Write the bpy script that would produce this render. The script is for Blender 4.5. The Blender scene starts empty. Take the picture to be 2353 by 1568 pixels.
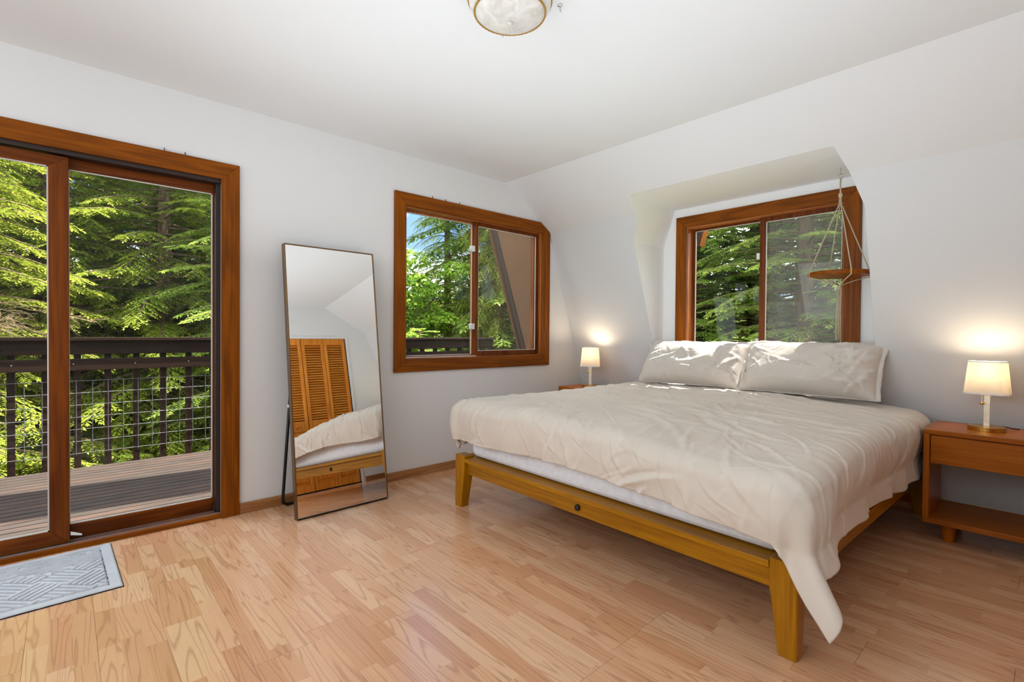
import bpy, math, random
import numpy as np
from mathutils import Vector, Matrix

SC = bpy.context.scene
COL = SC.collection
PI = math.pi

# ------------------------------------------------------------------ camera
YAW, PITCH, ROLL, FPX = 0.7388, -0.0125, 0.0080, 1140.2
PPX, PPY = 1185.5, 781.1
CAM = Vector((-3.3309, -3.4671, 1.15))
_f = Vector((math.sin(YAW)*math.cos(PITCH), math.cos(YAW)*math.cos(PITCH), math.sin(PITCH)))
_r = Vector((math.cos(YAW), -math.sin(YAW), 0)); _u = _r.cross(_f)
_r2 = _r*math.cos(ROLL) + _u*math.sin(ROLL); _u2 = -_r*math.sin(ROLL) + _u*math.cos(ROLL)
cd = bpy.data.cameras.new('camera'); cam = bpy.data.objects.new('camera', cd); COL.objects.link(cam)
cam.matrix_world = Matrix(((_r2.x, _u2.x, -_f.x, CAM.x), (_r2.y, _u2.y, -_f.y, CAM.y), (_r2.z, _u2.z, -_f.z, CAM.z), (0, 0, 0, 1)))
cd.sensor_width = 36; cd.sensor_fit = 'HORIZONTAL'; cd.lens = FPX/2353*36
cd.shift_x = (1176.5-PPX)/2353; cd.shift_y = (PPY-784)/2353
cd.clip_start = 0.02; cd.clip_end = 500
SC.camera = cam

# ------------------------------------------------------------------ light and exposure
SKY, SUN, FILL, WARM = 2.8, 15.5, 31.5, 3.4
SUN_EL, SUN_AZ = 62.0, -22.0            # the sun stands beyond the headboard wall
vs = SC.view_settings
vs.view_transform = 'Standard'; vs.look = 'None'; vs.gamma = 1.0; vs.use_curve_mapping = False
vs.exposure = 0.0
SC.cycles.use_denoising = True
SC.cycles.max_bounces = 8; SC.cycles.diffuse_bounces = 4; SC.cycles.glossy_bounces = 4
SC.cycles.transmission_bounces = 4; SC.cycles.transparent_max_bounces = 12
SC.cycles.use_light_tree = False; SC.cycles.use_adaptive_sampling = True; SC.cycles.adaptive_threshold = 0.05; SC.cycles.adaptive_min_samples = 16
SC.cycles.sample_clamp_indirect = 8.0; SC.cycles.blur_glossy = 0.3
SC.cycles.caustics_reflective = False; SC.cycles.caustics_refractive = False

w = bpy.data.worlds.new('sky'); SC.world = w; w.use_nodes = True
nt = w.node_tree; nt.nodes.clear()
wo = nt.nodes.new('ShaderNodeOutputWorld'); bg = nt.nodes.new('ShaderNodeBackground')
tc = nt.nodes.new('ShaderNodeTexCoord'); sp = nt.nodes.new('ShaderNodeSeparateXYZ')
rp = nt.nodes.new('ShaderNodeValToRGB'); ns = nt.nodes.new('ShaderNodeTexNoise'); mp = nt.nodes.new('ShaderNodeMapping')
cr = nt.nodes.new('ShaderNodeValToRGB'); mx = nt.nodes.new('ShaderNodeMixRGB')
nt.links.new(tc.outputs['Generated'], sp.inputs[0]); nt.links.new(sp.outputs['Z'], rp.inputs[0])
e = rp.color_ramp.elements
e[0].position = 0.0; e[0].color = (0.20, 0.34, 0.66, 1); e[1].position = 0.7; e[1].color = (0.05, 0.14, 0.46, 1)
mp.inputs['Scale'].default_value = (1, 1, 1.8); mp.inputs['Location'].default_value = (0.35, 0.9, 0.2); nt.links.new(tc.outputs['Generated'], mp.inputs[0]); nt.links.new(mp.outputs[0], ns.inputs['Vector'])
ns.inputs['Scale'].default_value = 3.0; ns.inputs['Detail'].default_value = 6
nt.links.new(ns.outputs['Fac'], cr.inputs[0]); cr.color_ramp.elements[0].position = 0.44; cr.color_ramp.elements[1].position = 0.57
nt.links.new(cr.outputs[0], mx.inputs[0]); nt.links.new(rp.outputs[0], mx.inputs[1]); mx.inputs[2].default_value = (2.0, 2.0, 2.0, 1)
nt.links.new(mx.outputs[0], bg.inputs[0]); bg.inputs[1].default_value = SKY; nt.links.new(bg.outputs[0], wo.inputs[0])

sl = bpy.data.lights.new('sun', 'SUN'); sl.energy = SUN; sl.angle = 0.012; sl.color = (1, 0.95, 0.86)
so = bpy.data.objects.new('sun', sl); COL.objects.link(so)
_el, _az = math.radians(SUN_EL), math.radians(SUN_AZ)
_d = Vector((math.cos(_el)*math.cos(_az), math.cos(_el)*math.sin(_az), math.sin(_el)))
so.rotation_euler = _d.to_track_quat('Z', 'Y').to_euler(); so.location = _d*30

def area(name, loc, direction, sx, sy, power, color):
    l = bpy.data.lights.new(name, 'AREA'); l.shape = 'RECTANGLE'; l.size = sx; l.size_y = sy; l.energy = power; l.color = color
    o = bpy.data.objects.new(name, l); COL.objects.link(o); o.location = loc
    o.rotation_euler = Vector(direction).to_track_quat('-Z', 'Y').to_euler(); return o
# added fill lights standing in for a bounced flash, out of sight
area('ceiling_fill', (-1.95, -2.25, 1.30), (0.25, -0.08, 1), 3.0, 2.8, FILL*1.08, (0.79, 0.905, 1.0))
area('ceiling_fill_corner', (-4.3, -2.1, 0.55), (0.38, 0.0, 1), 1.8, 2.8, FILL*0.22, (0.79, 0.905, 1.0))
area('soft_fill_behind_camera', (-4.95, -1.95, 1.95), (1, 0, -0.5), 3.4, 1.1, FILL*1.6, (0.82, 0.92, 1.0))

# ------------------------------------------------------------------ helpers
def S(r, g, b):
    f = lambda c: (c/255/12.92) if c/255 <= 0.04045 else ((c/255+0.055)/1.055)**2.4
    return (f(r), f(g), f(b), 1)

class MB:
    def __init__(s): s.v = []; s.f = []
    def add(s, vs_, fs):
        o = len(s.v); s.v += [tuple(p) for p in vs_]; s.f += [tuple(i+o for i in q) for q in fs]; return s
    def box(s, x0, x1, y0, y1, z0, z1):
        x0, x1 = min(x0, x1), max(x0, x1); y0, y1 = min(y0, y1), max(y0, y1); z0, z1 = min(z0, z1), max(z0, z1)
        return s.add([(x0,y0,z0),(x1,y0,z0),(x1,y1,z0),(x0,y1,z0),(x0,y0,z1),(x1,y0,z1),(x1,y1,z1),(x0,y1,z1)],
                     [(0,3,2,1),(4,5,6,7),(0,1,5,4),(1,2,6,5),(2,3,7,6),(3,0,4,7)])
    def ext(s, pts, vec):                       # polygon in space, extruded along a vector
        n = len(pts); vec = Vector(vec); a = [Vector(p) for p in pts]; b = [p+vec for p in a]
        fs = [tuple(range(n)), tuple(range(2*n-1, n-1, -1))]
        fs += [(i, i+n, (i+1) % n+n, (i+1) % n) for i in range(n)]
        return s.add(a+b, fs)
    def tube(s, pts, r, n=8, caps=True):
        pts = [Vector(p) for p in pts]; m = len(pts); vs_ = []; fs = []
        rr = r if isinstance(r, (list, tuple)) else [r]*m
        t = (pts[1]-pts[0]).normalized(); up = Vector((0,0,1)) if abs(t.z) < .9 else Vector((1,0,0))
        a = t.cross(up).normalized()
        for i, p in enumerate(pts):
            t = (pts[min(i+1, m-1)]-pts[max(i-1, 0)]).normalized()
            a = (a-t*a.dot(t)).normalized(); b = t.cross(a)
            for k in range(n):
                an = 2*PI*k/n; vs_.append(p+(a*math.cos(an)+b*math.sin(an))*rr[i])
        for i in range(m-1):
            for k in range(n): fs.append((i*n+k, i*n+(k+1) % n, (i+1)*n+(k+1) % n, (i+1)*n+k))
        if caps: fs.append(tuple(range(n-1, -1, -1))); fs.append(tuple((m-1)*n+k for k in range(n)))
        return s.add(vs_, fs)
    def lathe(s, prof, n=32, c=(0,0,0), cap=True):
        vs_ = []; fs = []; m = len(prof)
        for r, z in prof:
            for k in range(n):
                an = 2*PI*k/n; vs_.append((c[0]+r*math.cos(an), c[1]+r*math.sin(an), c[2]+z))
        for i in range(m-1):
            for k in range(n): fs.append((i*n+k, i*n+(k+1) % n, (i+1)*n+(k+1) % n, (i+1)*n+k))
        if cap: fs.append(tuple(range(n-1, -1, -1))); fs.append(tuple((m-1)*n+k for k in range(n)))
        return s.add(vs_, fs)
    def loft(s, rings, cap=True):
        n = len(rings[0]); vs_ = [p for r in rings for p in r]; fs = []
        for i in range(len(rings)-1):
            for k in range(n): fs.append((i*n+k, i*n+(k+1) % n, (i+1)*n+(k+1) % n, (i+1)*n+k))
        if cap: fs.append(tuple(range(n-1, -1, -1))); fs.append(tuple((len(rings)-1)*n+k for k in range(n)))
        return s.add(vs_, fs)
    def mesh(s, name, smooth=False):
        me = bpy.data.meshes.new(name); me.from_pydata(s.v, [], s.f)
        import bmesh
        bm = bmesh.new(); bm.from_mesh(me); bmesh.ops.recalc_face_normals(bm, faces=bm.faces); bm.to_mesh(me); bm.free()
        if smooth: me.polygons.foreach_set('use_smooth', [True]*len(me.polygons))
        me.update(); return me

def link(name, me, mat=None, parent=None, loc=None):
    o = bpy.data.objects.new(name, me); COL.objects.link(o)
    if parent is not None: o.parent = parent
    if loc is not None: o.location = loc
    if mat is not None and me is not None and len(me.materials) == 0: me.materials.append(mat)
    return o
def obj(name, mb, mat, parent=None, world=True, bev=0, smooth=False, seg=2, origin=None, at=None):
    """one mesh object; coordinates are world coordinates unless world=False (then those of the parent)"""
    off = Vector((0,0,0))
    if parent is not None and world: off = Vector(parent.get('base', (0, 0, 0)))
    org = Vector(origin) if origin is not None else Vector((0,0,0))
    if origin is not None or off.length > 0:
        sh = org if origin is not None else off
        mb.v = [(p[0]-sh.x, p[1]-sh.y, p[2]-sh.z) for p in mb.v]
    o = link(name, mb.mesh(name, smooth), mat, parent)
    if origin is not None: o.location = org-off
    if at is not None: o.location = at[0]; o.rotation_euler = at[1]
    if bev:
        m = o.modifiers.new('bevel', 'BEVEL'); m.width = bev; m.segments = seg; m.limit_method = 'ANGLE'; m.angle_limit = 0.6
        if not smooth: o.data.polygons.foreach_set('use_smooth', [False]*len(o.data.polygons))
    return o
def tag(o, label, cat=None, group=None, kind=None):
    o['label'] = label
    if cat: o['category'] = cat
    if group: o['group'] = group
    if kind: o['kind'] = kind
    return o
def thing(name, label, cat, loc=(0,0,0), rotz=0, group=None, kind=None):
    o = bpy.data.objects.new(name, None); COL.objects.link(o); o.location = loc; o.rotation_euler = (0,0,rotz)
    o['base'] = list(loc); o.empty_display_size = 0.1
    return tag(o, label, cat, group, kind)
def struct(o, label, cat): return tag(o, label, cat, kind='structure')
def kids_ok(o):
    o['base'] = [0, 0, 0]; return o

# ------------------------------------------------------------------ materials
class NT:
    def __init__(s, name):
        s.m = bpy.data.materials.new(name); s.m.use_nodes = True; s.t = s.m.node_tree; s.t.nodes.clear()
        s.out = s.t.nodes.new('ShaderNodeOutputMaterial')
    def n(s, typ, **kw):
        nd = s.t.nodes.new('ShaderNode'+typ)
        for k, v in kw.items(): setattr(nd, k, v)
        return nd
    def set(s, sock, v):
        if hasattr(v, 'is_linked') or isinstance(v, bpy.types.NodeSocket): s.t.links.new(v, sock)
        else: sock.default_value = v
    def math(s, op, a, b=None, c=None):
        nd = s.n('Math', operation=op); s.set(nd.inputs[0], a)
        if b is not None: s.set(nd.inputs[1], b)
        if c is not None: s.set(nd.inputs[2], c)
        return nd.outputs[0]
    def coord(s, kind='Object'): return s.n('TexCoord').outputs[kind]
    def mapp(s, v, scale=(1,1,1), loc=(0,0,0), rot=(0,0,0)):
        nd = s.n('Mapping'); s.set(nd.inputs['Vector'], v); nd.inputs['Scale'].default_value = scale
        s.set(nd.inputs['Location'], loc); nd.inputs['Rotation'].default_value = rot; return nd.outputs[0]
    def noise(s, v, scale, detail=4, rough=0.5, dist=0.0):
        nd = s.n('TexNoise'); s.set(nd.inputs['Vector'], v); nd.inputs['Scale'].default_value = scale
        nd.inputs['Detail'].default_value = detail; nd.inputs['Roughness'].default_value = rough; nd.inputs['Distortion'].default_value = dist
        return nd.outputs['Fac']
    def ramp(s, fac, stops):
        nd = s.n('ValToRGB'); s.set(nd.inputs[0], fac); el = nd.color_ramp.elements
        while len(el) < len(stops): el.new(0.5)
        for q, (p, c) in zip(el, stops): q.position = p; q.color = c
        return nd.outputs[0]
    def mix(s, fac, a, b, blend='MIX'):
        nd = s.n('MixRGB', blend_type=blend); s.set(nd.inputs[0], fac); s.set(nd.inputs[1], a); s.set(nd.inputs[2], b); return nd.outputs[0]
    def bump(s, h, strength=0.2, dist=0.01):
        nd = s.n('Bump'); s.set(nd.inputs['Height'], h); nd.inputs['Strength'].default_value = strength; nd.inputs['Distance'].default_value = dist
        return nd.outputs[0]
    def princ(s, color, rough=0.5, metal=0.0, normal=None, spec=0.5, **kw):
        nd = s.n('BsdfPrincipled'); s.set(nd.inputs['Base Color'], color); s.set(nd.inputs['Roughness'], rough)
        nd.inputs['Metallic'].default_value = metal; nd.inputs['Specular IOR Level'].default_value = spec
        if normal is not None: s.set(nd.inputs['Normal'], normal)
        for k, v in kw.items(): s.set(nd.inputs[k.replace('_', ' ')], v)
        return nd.outputs[0]
    def done(s, sh): s.t.links.new(sh, s.out.inputs['Surface']); return s.m

def paint(name, col, rough=0.75, bump=0.05):
    t = NT(name); c = t.coord(); h = t.noise(c, 180, 3)
    return t.done(t.princ(col, rough, normal=t.bump(h, bump, 0.002), spec=0.25))
def plain(name, col, rough=0.5, metal=0.0, spec=0.5, noise=0.06, scale=30):
    t = NT(name); c = t.coord(); h = t.noise(c, scale, 3)
    k = t.ramp(h, [(0.3, tuple(x*(1-noise) for x in col[:3])+(1,)), (0.7, tuple(min(1, x*(1+noise)) for x in col[:3])+(1,))])
    return t.done(t.princ(k, rough, metal, spec=spec))
def wood(name, dark, light, axis='z', rough=0.42, scale=1.0, lines=1.0, coat=0.0, rnd=0.12, spec=0.15):
    """straight-grained wood; the grain runs along one axis of the object's own space"""
    t = NT(name); c = t.coord(); r = t.n('ObjectInfo').outputs['Random']
    sc = {'x': (1.2, 30, 30), 'y': (30, 1.2, 30), 'z': (30, 30, 1.2)}[axis]
    sc2 = {'x': (0.5, 7, 7), 'y': (7, 0.5, 7), 'z': (7, 7, 0.5)}[axis]
    off = t.n('CombineXYZ'); o1 = t.math('MULTIPLY', r, 17.0)
    for i in range(3): t.set(off.inputs[i], o1)
    a = t.noise(t.mapp(c, tuple(q*scale for q in sc), off.outputs[0]), 2.0, 5, 0.6)
    b = t.noise(t.mapp(c, tuple(q*scale for q in sc2), off.outputs[0]), 1.2, 3, 0.5, 0.4)
    ring = t.math('SINE', t.math('MULTIPLY', b, 42.0))
    f = t.math('ADD', t.math('MULTIPLY', a, 0.75), t.math('MULTIPLY', ring, 0.10*lines))
    f = t.math('ADD', f, t.math('MULTIPLY', t.math('SUBTRACT', r, 0.5), rnd))
    k = t.ramp(f, [(0.18, dark), (0.62, light)])
    return t.done(t.princ(k, rough, normal=t.bump(a, 0.12, 0.002), spec=spec, Coat_Weight=coat*0.4, Coat_Roughness=0.25))

M = {}
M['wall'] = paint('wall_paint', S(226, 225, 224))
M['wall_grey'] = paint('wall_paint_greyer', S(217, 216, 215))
M['dormer'] = paint('dormer_paint_lit', S(243, 243, 242))  # whiter than the other paints: window brightness put into the colour
M['ceil'] = paint('ceiling_paint', S(230, 230, 229), 0.85)
TD, TL = S(108, 54, 0), S(150, 80, 3)
for ax in 'xyz': M['trim_'+ax] = wood('fir_trim_'+ax, TD, TL, ax)
SD, SLt = S(82, 35, 3), S(124, 63, 11)
for ax in 'xyz': M['sash_'+ax] = wood('sash_wood_'+ax, SD, SLt, ax, rough=0.35)
for ax in 'xyz': M['jamb_'+ax] = wood('jamb_wood_'+ax, S(140, 74, 30), S(192, 120, 66), ax, rough=0.3)
for ax in 'xyz': M['base_'+ax] = wood('baseboard_wood_'+ax, S(150, 100, 58), S(188, 138, 92), ax, rough=0.45)
for ax in 'xyz': M['bed_'+ax] = wood('bed_wood_'+ax, S(140, 86, 0), S(186, 127, 6), ax, rough=0.33, lines=0.5, coat=0.3)
for ax in 'xyz': M['ns_'+ax] = wood('nightstand_wood_'+ax, S(144, 72, 2), S(184, 104, 12), ax, rough=0.33, lines=0.4, coat=0.3)
for ax in 'xyz': M['pine_'+ax] = wood('pine_louver_'+ax, S(196, 112, 30), S(226, 148, 60), ax, rough=0.4)
for ax in 'xyz': M['rail_'+ax] = wood('stained_rail_'+ax, S(26, 16, 10), S(46, 30, 19), ax, rough=0.6, coat=0.0)
M['darkframe'] = plain('dark_bronze_frame', S(38, 22, 14), 0.45)
M['track'] = plain('aluminium_track', S(190, 190, 195), 0.3, 0.9)
M['wire'] = plain('galvanised_wire', S(112, 114, 116), 0.5, 0.3)
M['bead'] = plain('grey_glazing_bead', S(205, 202, 196), 0.5)
M['white'] = plain('white_plastic', S(230, 230, 228), 0.4)
M['soffit'] = plain('brown_soffit_board', S(150, 114, 86), 0.8, noise=0.04, scale=4)
M['fascia'] = plain('fascia_brown', S(128, 92, 70), 0.7)
M['drip'] = plain('grey_drip_edge', S(92, 84, 76), 0.7)
M['brass'] = plain('brushed_brass', S(196, 150, 70), 0.28, 1.0)
M['brushed'] = plain('pale_brushed_metal', S(226, 216, 196), 0.38, 0.6)
M['chrome'] = plain('chrome', S(200, 198, 192), 0.15, 1.0)
M['black'] = plain('black_metal', S(26, 24, 24), 0.4, 0.3)
M['bronze'] = plain('bronze_frame', S(120, 92, 62), 0.3, 0.85)
M['rope'] = plain('jute_cord', S(196, 180, 150), 0.9, noise=0.25, scale=400)
M['sheet'] = plain('white_sheet', S(236, 237, 242), 0.9)

def glass_mat(name, tint=(1,1,1,1), ior=1.22):
    t = NT(name); fr = t.n('Fresnel'); bf = t.n('NewGeometry').outputs['Backfacing']
    t.set(fr.inputs['IOR'], t.math('ADD', t.math('MULTIPLY', bf, 1/ior-ior), ior))     # the same reflectance on both faces of the pane
    tr = t.n('BsdfTransparent'); tr.inputs[0].default_value = tint
    gl = t.n('BsdfGlossy'); gl.inputs['Roughness'].default_value = 0.0
    mx_ = t.n('MixShader'); t.set(mx_.inputs[0], fr.outputs[0]); t.set(mx_.inputs[1], tr.outputs[0]); t.set(mx_.inputs[2], gl.outputs[0])
    return t.done(mx_.outputs[0])
M['glass'] = glass_mat('window_glass')
def screen_mat(name, fac, col):
    t = NT(name); tr = t.n('BsdfTransparent'); df = t.n('BsdfDiffuse'); df.inputs[0].default_value = col
    mx_ = t.n('MixShader'); mx_.inputs[0].default_value = fac
    t.set(mx_.inputs[1], tr.outputs[0]); t.set(mx_.inputs[2], df.outputs[0]); return t.done(mx_.outputs[0])
M['screen'] = screen_mat('insect_screen', 0.24, S(150, 150, 145))
M['screen_thin'] = screen_mat('insect_screen_thin', 0.12, S(120, 115, 105))
t = NT('mirror_silver'); g = t.n('BsdfGlossy'); g.inputs[0].default_value = (0.93, 0.93, 0.92, 1); g.inputs['Roughness'].default_value = 0.0
M['mirror'] = t.done(g.outputs[0])

# laminate floor: three printed strips to a plank, short staves, cathedral grain
t = NT('oak_laminate'); c = t.coord(); rnd = t.n('ObjectInfo').outputs['Random']
sx = t.n('SeparateXYZ'); t.set(sx.inputs[0], c)
strip = t.math('FLOOR', t.math('DIVIDE', sx.outputs[0], 0.0652))
hs = t.n('TexWhiteNoise', noise_dimensions='2D'); cb = t.n('CombineXYZ'); t.set(cb.inputs[0], strip); t.set(cb.inputs[1], t.math('MULTIPLY', rnd, 91.0)); t.set(hs.inputs['Vector'], cb.outputs[0])
seg = t.math('FLOOR', t.math('DIVIDE', t.math('ADD', sx.outputs[1], hs.outputs['Value']), 0.42))
cb2 = t.n('CombineXYZ'); t.set(cb2.inputs[0], strip); t.set(cb2.inputs[1], seg); t.set(cb2.inputs[2], t.math('MULTIPLY', rnd, 57.0))
h2 = t.n('TexWhiteNoise', noise_dimensions='3D'); t.set(h2.inputs['Vector'], cb2.outputs[0])
off = t.n('VectorMath', operation='SCALE'); t.set(off.inputs[0], h2.outputs['Color']); off.inputs['Scale'].default_value = 23.0
gv = t.n('VectorMath', operation='ADD'); t.set(gv.inputs[0], t.mapp(c, (12, 0.85, 1))); t.set(gv.inputs[1], off.outputs[0])
big = t.noise(gv.outputs[0], 1.0, 1.5, 0.4, 0.2)
ring = t.math('SINE', t.math('MULTIPLY', big, 80.0))
line = t.math('POWER', t.math('MULTIPLY', t.math('ADD', ring, 1.0), 0.5), 9.0)
gv2 = t.n('VectorMath', operation='ADD'); t.set(gv2.inputs[0], t.mapp(c, (260, 7, 1))); t.set(gv2.inputs[1], off.outputs[0])
fine = t.noise(gv2.outputs[0], 1.0, 3, 0.6)
base = t.ramp(h2.outputs['Value'], [(0.0, S(210, 155, 114)), (0.5, S(222, 171, 130)), (1.0, S(230, 185, 146))])
f1 = t.mix(t.math('MULTIPLY', line, 0.44), base, S(158, 104, 72))
f2 = t.mix(t.math('MULTIPLY', t.math('SUBTRACT', fine, 0.35), 0.45), f1, S(178, 120, 82))
rg = t.math('ADD', 0.22, t.math('MULTIPLY', fine, 0.08))
M['floor'] = t.done(t.princ(f2, rg, normal=t.bump(line, -0.04, 0.001), spec=0.5, Coat_Weight=0.45, Coat_Roughness=0.13))
M['subfloor'] = plain('dark_subfloor', S(110, 66, 36), 0.8)

# weathered deck boards
t = NT('weathered_deck'); c = t.coord(); rnd = t.n('ObjectInfo').outputs['Random']
o1 = t.n('CombineXYZ'); t.set(o1.inputs[1], t.math('MULTIPLY', rnd, 31.0)); t.set(o1.inputs[0], t.math('MULTIPLY', rnd, 13.0))
a = t.noise(t.mapp(c, (2.2, 60, 30), o1.outputs[0]), 2.0, 6, 0.65); b = t.noise(t.mapp(c, (0.8, 2, 2), o1.outputs[0]), 1.6, 3)
k = t.ramp(a, [(0.25, S(30, 25, 22)), (0.5, S(70, 61, 55)), (0.78, S(100, 91, 84))])
k = t.mix(t.ramp(t.math('ADD', b, t.math('MULTIPLY', t.math('SUBTRACT', rnd, 0.5), 0.25)), [(0.5, (0,0,0,1)), (0.72, (0.6,0.6,0.6,1))]), k, S(98, 74, 62))
M['deck'] = t.done(t.princ(k, 0.8, normal=t.bump(a, 0.4, 0.004), spec=0.2))

# fabric
def fabric(name, c1, c2, scale=700, wr=0.0):
    t = NT(name); c = t.coord(); f = t.noise(c, scale, 2); g_ = t.noise(c, 5, 4)
    k = t.ramp(g_, [(0.3, c1), (0.7, c2)])
    return t.done(t.princ(k, 0.92, normal=t.bump(f, 0.12, 0.001), spec=0.15, Sheen_Weight=0.15))
M['duvet'] = fabric('greige_duvet_cotton', S(216, 205, 192), S(222, 212, 200))
M['pillow'] = fabric('greige_pillowcase', S(214, 205, 195), S(220, 212, 203))
M['mat'] = fabric('grey_ribbed_mat', S(178, 181, 185), S(196, 199, 203), 500)

t = NT('lamp_shade_linen'); c = t.coord(); f = t.noise(t.mapp(c, (300, 300, 300)), 2, 2)
df = t.n('BsdfDiffuse'); df.inputs[0].default_value = S(238, 232, 224); tl = t.n('BsdfTranslucent'); tl.inputs[0].default_value = (1.0, 0.92, 0.78, 1)
mx_ = t.n('MixShader'); mx_.inputs[0].default_value = 0.42; t.set(mx_.inputs[1], df.outputs[0]); t.set(mx_.inputs[2], tl.outputs[0]); t.set(df.inputs['Normal'], t.bump(f, 0.1, 0.001))
M['shade'] = t.done(mx_.outputs[0])
t = NT('glowing_bulb'); em = t.n('Emission'); em.inputs[0].default_value = (1, 0.80, 0.52, 1); em.inputs[1].default_value = 14; M['bulb'] = t.done(em.outputs[0])
t = NT('alabaster_glass'); c = t.coord(); f = t.noise(t.mapp(c, (8, 8, 8)), 2.0, 5, 0.6, 1.2)
M['alabaster'] = t.done(t.princ(t.ramp(f, [(0.3, S(196, 190, 182)), (0.7, S(226, 222, 214))]), 0.25, spec=0.5))

def leaf_mat(name, tl_fac=0.5):
    t = NT(name); at = t.n('Attribute'); at.attribute_name = 'Col'; r = t.n('ObjectInfo').outputs['Random']
    hs_ = t.n('HueSaturation'); t.set(hs_.inputs['Color'], at.outputs['Color'])
    t.set(hs_.inputs['Hue'], t.math('ADD', 0.488, t.math('MULTIPLY', r, 0.024))); t.set(hs_.inputs['Value'], t.math('ADD', 0.85, t.math('MULTIPLY', r, 0.3)))
    p = t.princ(hs_.outputs[0], 0.55, spec=0.25); tr = t.n('BsdfTranslucent'); t.set(tr.inputs[0], hs_.outputs[0])
    m = t.n('MixShader'); m.inputs[0].default_value = tl_fac; t.set(m.inputs[1], p); t.set(m.inputs[2], tr.outputs[0])
    return t.done(m.outputs[0])
M['needle'] = leaf_mat('conifer_needles'); M['leaf'] = leaf_mat('maple_leaves', 0.5)
t = NT('bark'); c = t.coord(); a = t.noise(t.mapp(c, (9, 9, 1.5)), 2.5, 5, 0.65)
M['bark'] = t.done(t.princ(t.ramp(a, [(0.3, S(70, 54, 42)), (0.7, S(140, 120, 100))]), 0.9, normal=t.bump(a, 0.6, 0.02), spec=0.1))
M['deadwood'] = plain('dead_twigs', S(158, 132, 106), 0.9, noise=0.2)
t = NT('forest_ground'); c = t.coord(); a = t.noise(c, 0.5, 6, 0.65); b = t.noise(c, 6, 5, 0.6)
k = t.ramp(a, [(0.35, S(40, 56, 22)), (0.55, S(96, 108, 36)), (0.7, S(170, 150, 56))]); k = t.mix(0.5, k, t.ramp(b, [(0.3, S(46, 60, 24)), (0.7, S(140, 140, 60))]))
M['ground'] = t.done(t.princ(k, 0.95, normal=t.bump(b, 0.8, 0.1), spec=0.1))

# ------------------------------------------------------------------ room shell
XC, ZC, XK, ZK, XF = -0.3139, 2.5407, 0.2651, 2.1624, 1.0153     # ceiling edge, knee, foot of the steep wall
XB, YC = -5.2, -3.83                                              # wall behind the camera, closet wall
XW = 0.82                                                         # window wall of the dormer
st = lambda z: XK+(ZK-z)*(XF-XK)/ZK                               # steep wall
sh = lambda z: XK-(z-ZK)*(XK-XC)/(ZC-ZK)                          # shallow slope
shz = lambda x: ZK+(XK-x)*(ZC-ZK)/(XK-XC)
ZB, ZD = 1.955, 2.29                                              # dormer: bend of the cheeks, ceiling
yl = lambda z: -0.953-max(0, z-ZB)*(0.112/0.335)
yr = lambda z: -2.640+max(0, z-ZB)*(0.105/0.335)
T = 0.02

# floor of planks
floor = struct(obj('floor', MB().box(XB, XF, YC, 0.0, -0.12, -0.008), M['subfloor']), 'light oak laminate floor of the bedroom', 'floor'); kids_ok(floor)
PW, PL = 0.1956, 1.21
pm = MB().box(0.0004, PW-0.0004, 0.0005, PL-0.0005, -0.008, 0.0).mesh('plank'); pm.materials.append(M['floor'])
random.seed(4)
def clip_plank(x, y0, y1):
    return MB().box(0.0004, min(PW, XF-x)-0.0004, 0.0005, y1-y0-0.0005, -0.008, 0.0)
for i in range(int((XF-XB)/PW)+1):
    x = XB+i*PW; y = YC-random.random()*PL
    if XF-x < 0.02: continue
    while y < -0.003:
        a_, b_ = max(y, YC), min(y+PL, 0.0)
        if b_-a_ > 0.02:
            if b_-a_ > PL-1e-4 and x+PW < XF: o = link('plank', pm, None, floor, (x, a_, 0))
            else: o = link('plank', clip_plank(x, a_, b_).mesh('plank'), M['floor'], floor, (x, a_, 0))
        y += PL

struct(obj('ceiling', MB().box(XB, XC, YC, 0.0, ZC, ZC+0.12), M['ceil']), 'flat white bedroom ceiling', 'ceiling')
def wallA(y0, dy, holes):
    mb = MB(); P = lambda pts: mb.ext([(x, y0, z) for x, z in pts], (0, dy, 0))
    return mb, P
# gable wall with the sliding door and window one
DX0, DX1, DZ = -4.27, -2.615, 2.085          # door opening
WX0, WX1, WZ0, WZ1 = -1.358, 0.168, 0.935, 2.148
mb, P = wallA(0, 0.16, 0)
P([(XB, 0), (DX0, 0), (DX0, ZC), (XB, ZC)]); P([(DX0, DZ), (DX1, DZ), (DX1, ZC), (DX0, ZC)]); P([(DX1, 0), (WX0, 0), (WX0, ZC), (DX1, ZC)])
P([(WX0, 0), (WX1, 0), (WX1, WZ0), (WX0, WZ0)]); P([(WX0, WZ1), (WX1, WZ1), (WX1, shz(WX1)), (XC, ZC), (WX0, ZC)])
P([(WX1, 0), (XF, 0), (XK, ZK), (WX1, shz(WX1))])
struct(obj('wall_left', mb, M['wall']), 'white gable wall holding the sliding door and a window', 'wall')
# closet wall
CX0, CX1, CZ = -1.345, -0.060, 2.085
mb, P = wallA(YC, -0.12, 0)
P([(XB, 0), (CX0, 0), (CX0, ZC), (XB, ZC)]); P([(CX0, CZ), (CX1, CZ), (CX1, ZC), (CX0, ZC)]); P([(CX1, 0), (XF, 0), (XK, ZK), (XC, ZC), (CX1, ZC)] if CX1 < XC else [(CX1, 0), (XF, 0), (XK, ZK), (CX1, shz(CX1))])
if CX1 > XC: P([(CX0, CZ+0.0), (CX1, CZ), (CX1, shz(CX1)), (XC, ZC), (CX0, ZC)]) if False else None
struct(obj('wall_near', mb, M['wall']), 'white wall with the louvered closet, seen in the mirror', 'wall')
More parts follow.
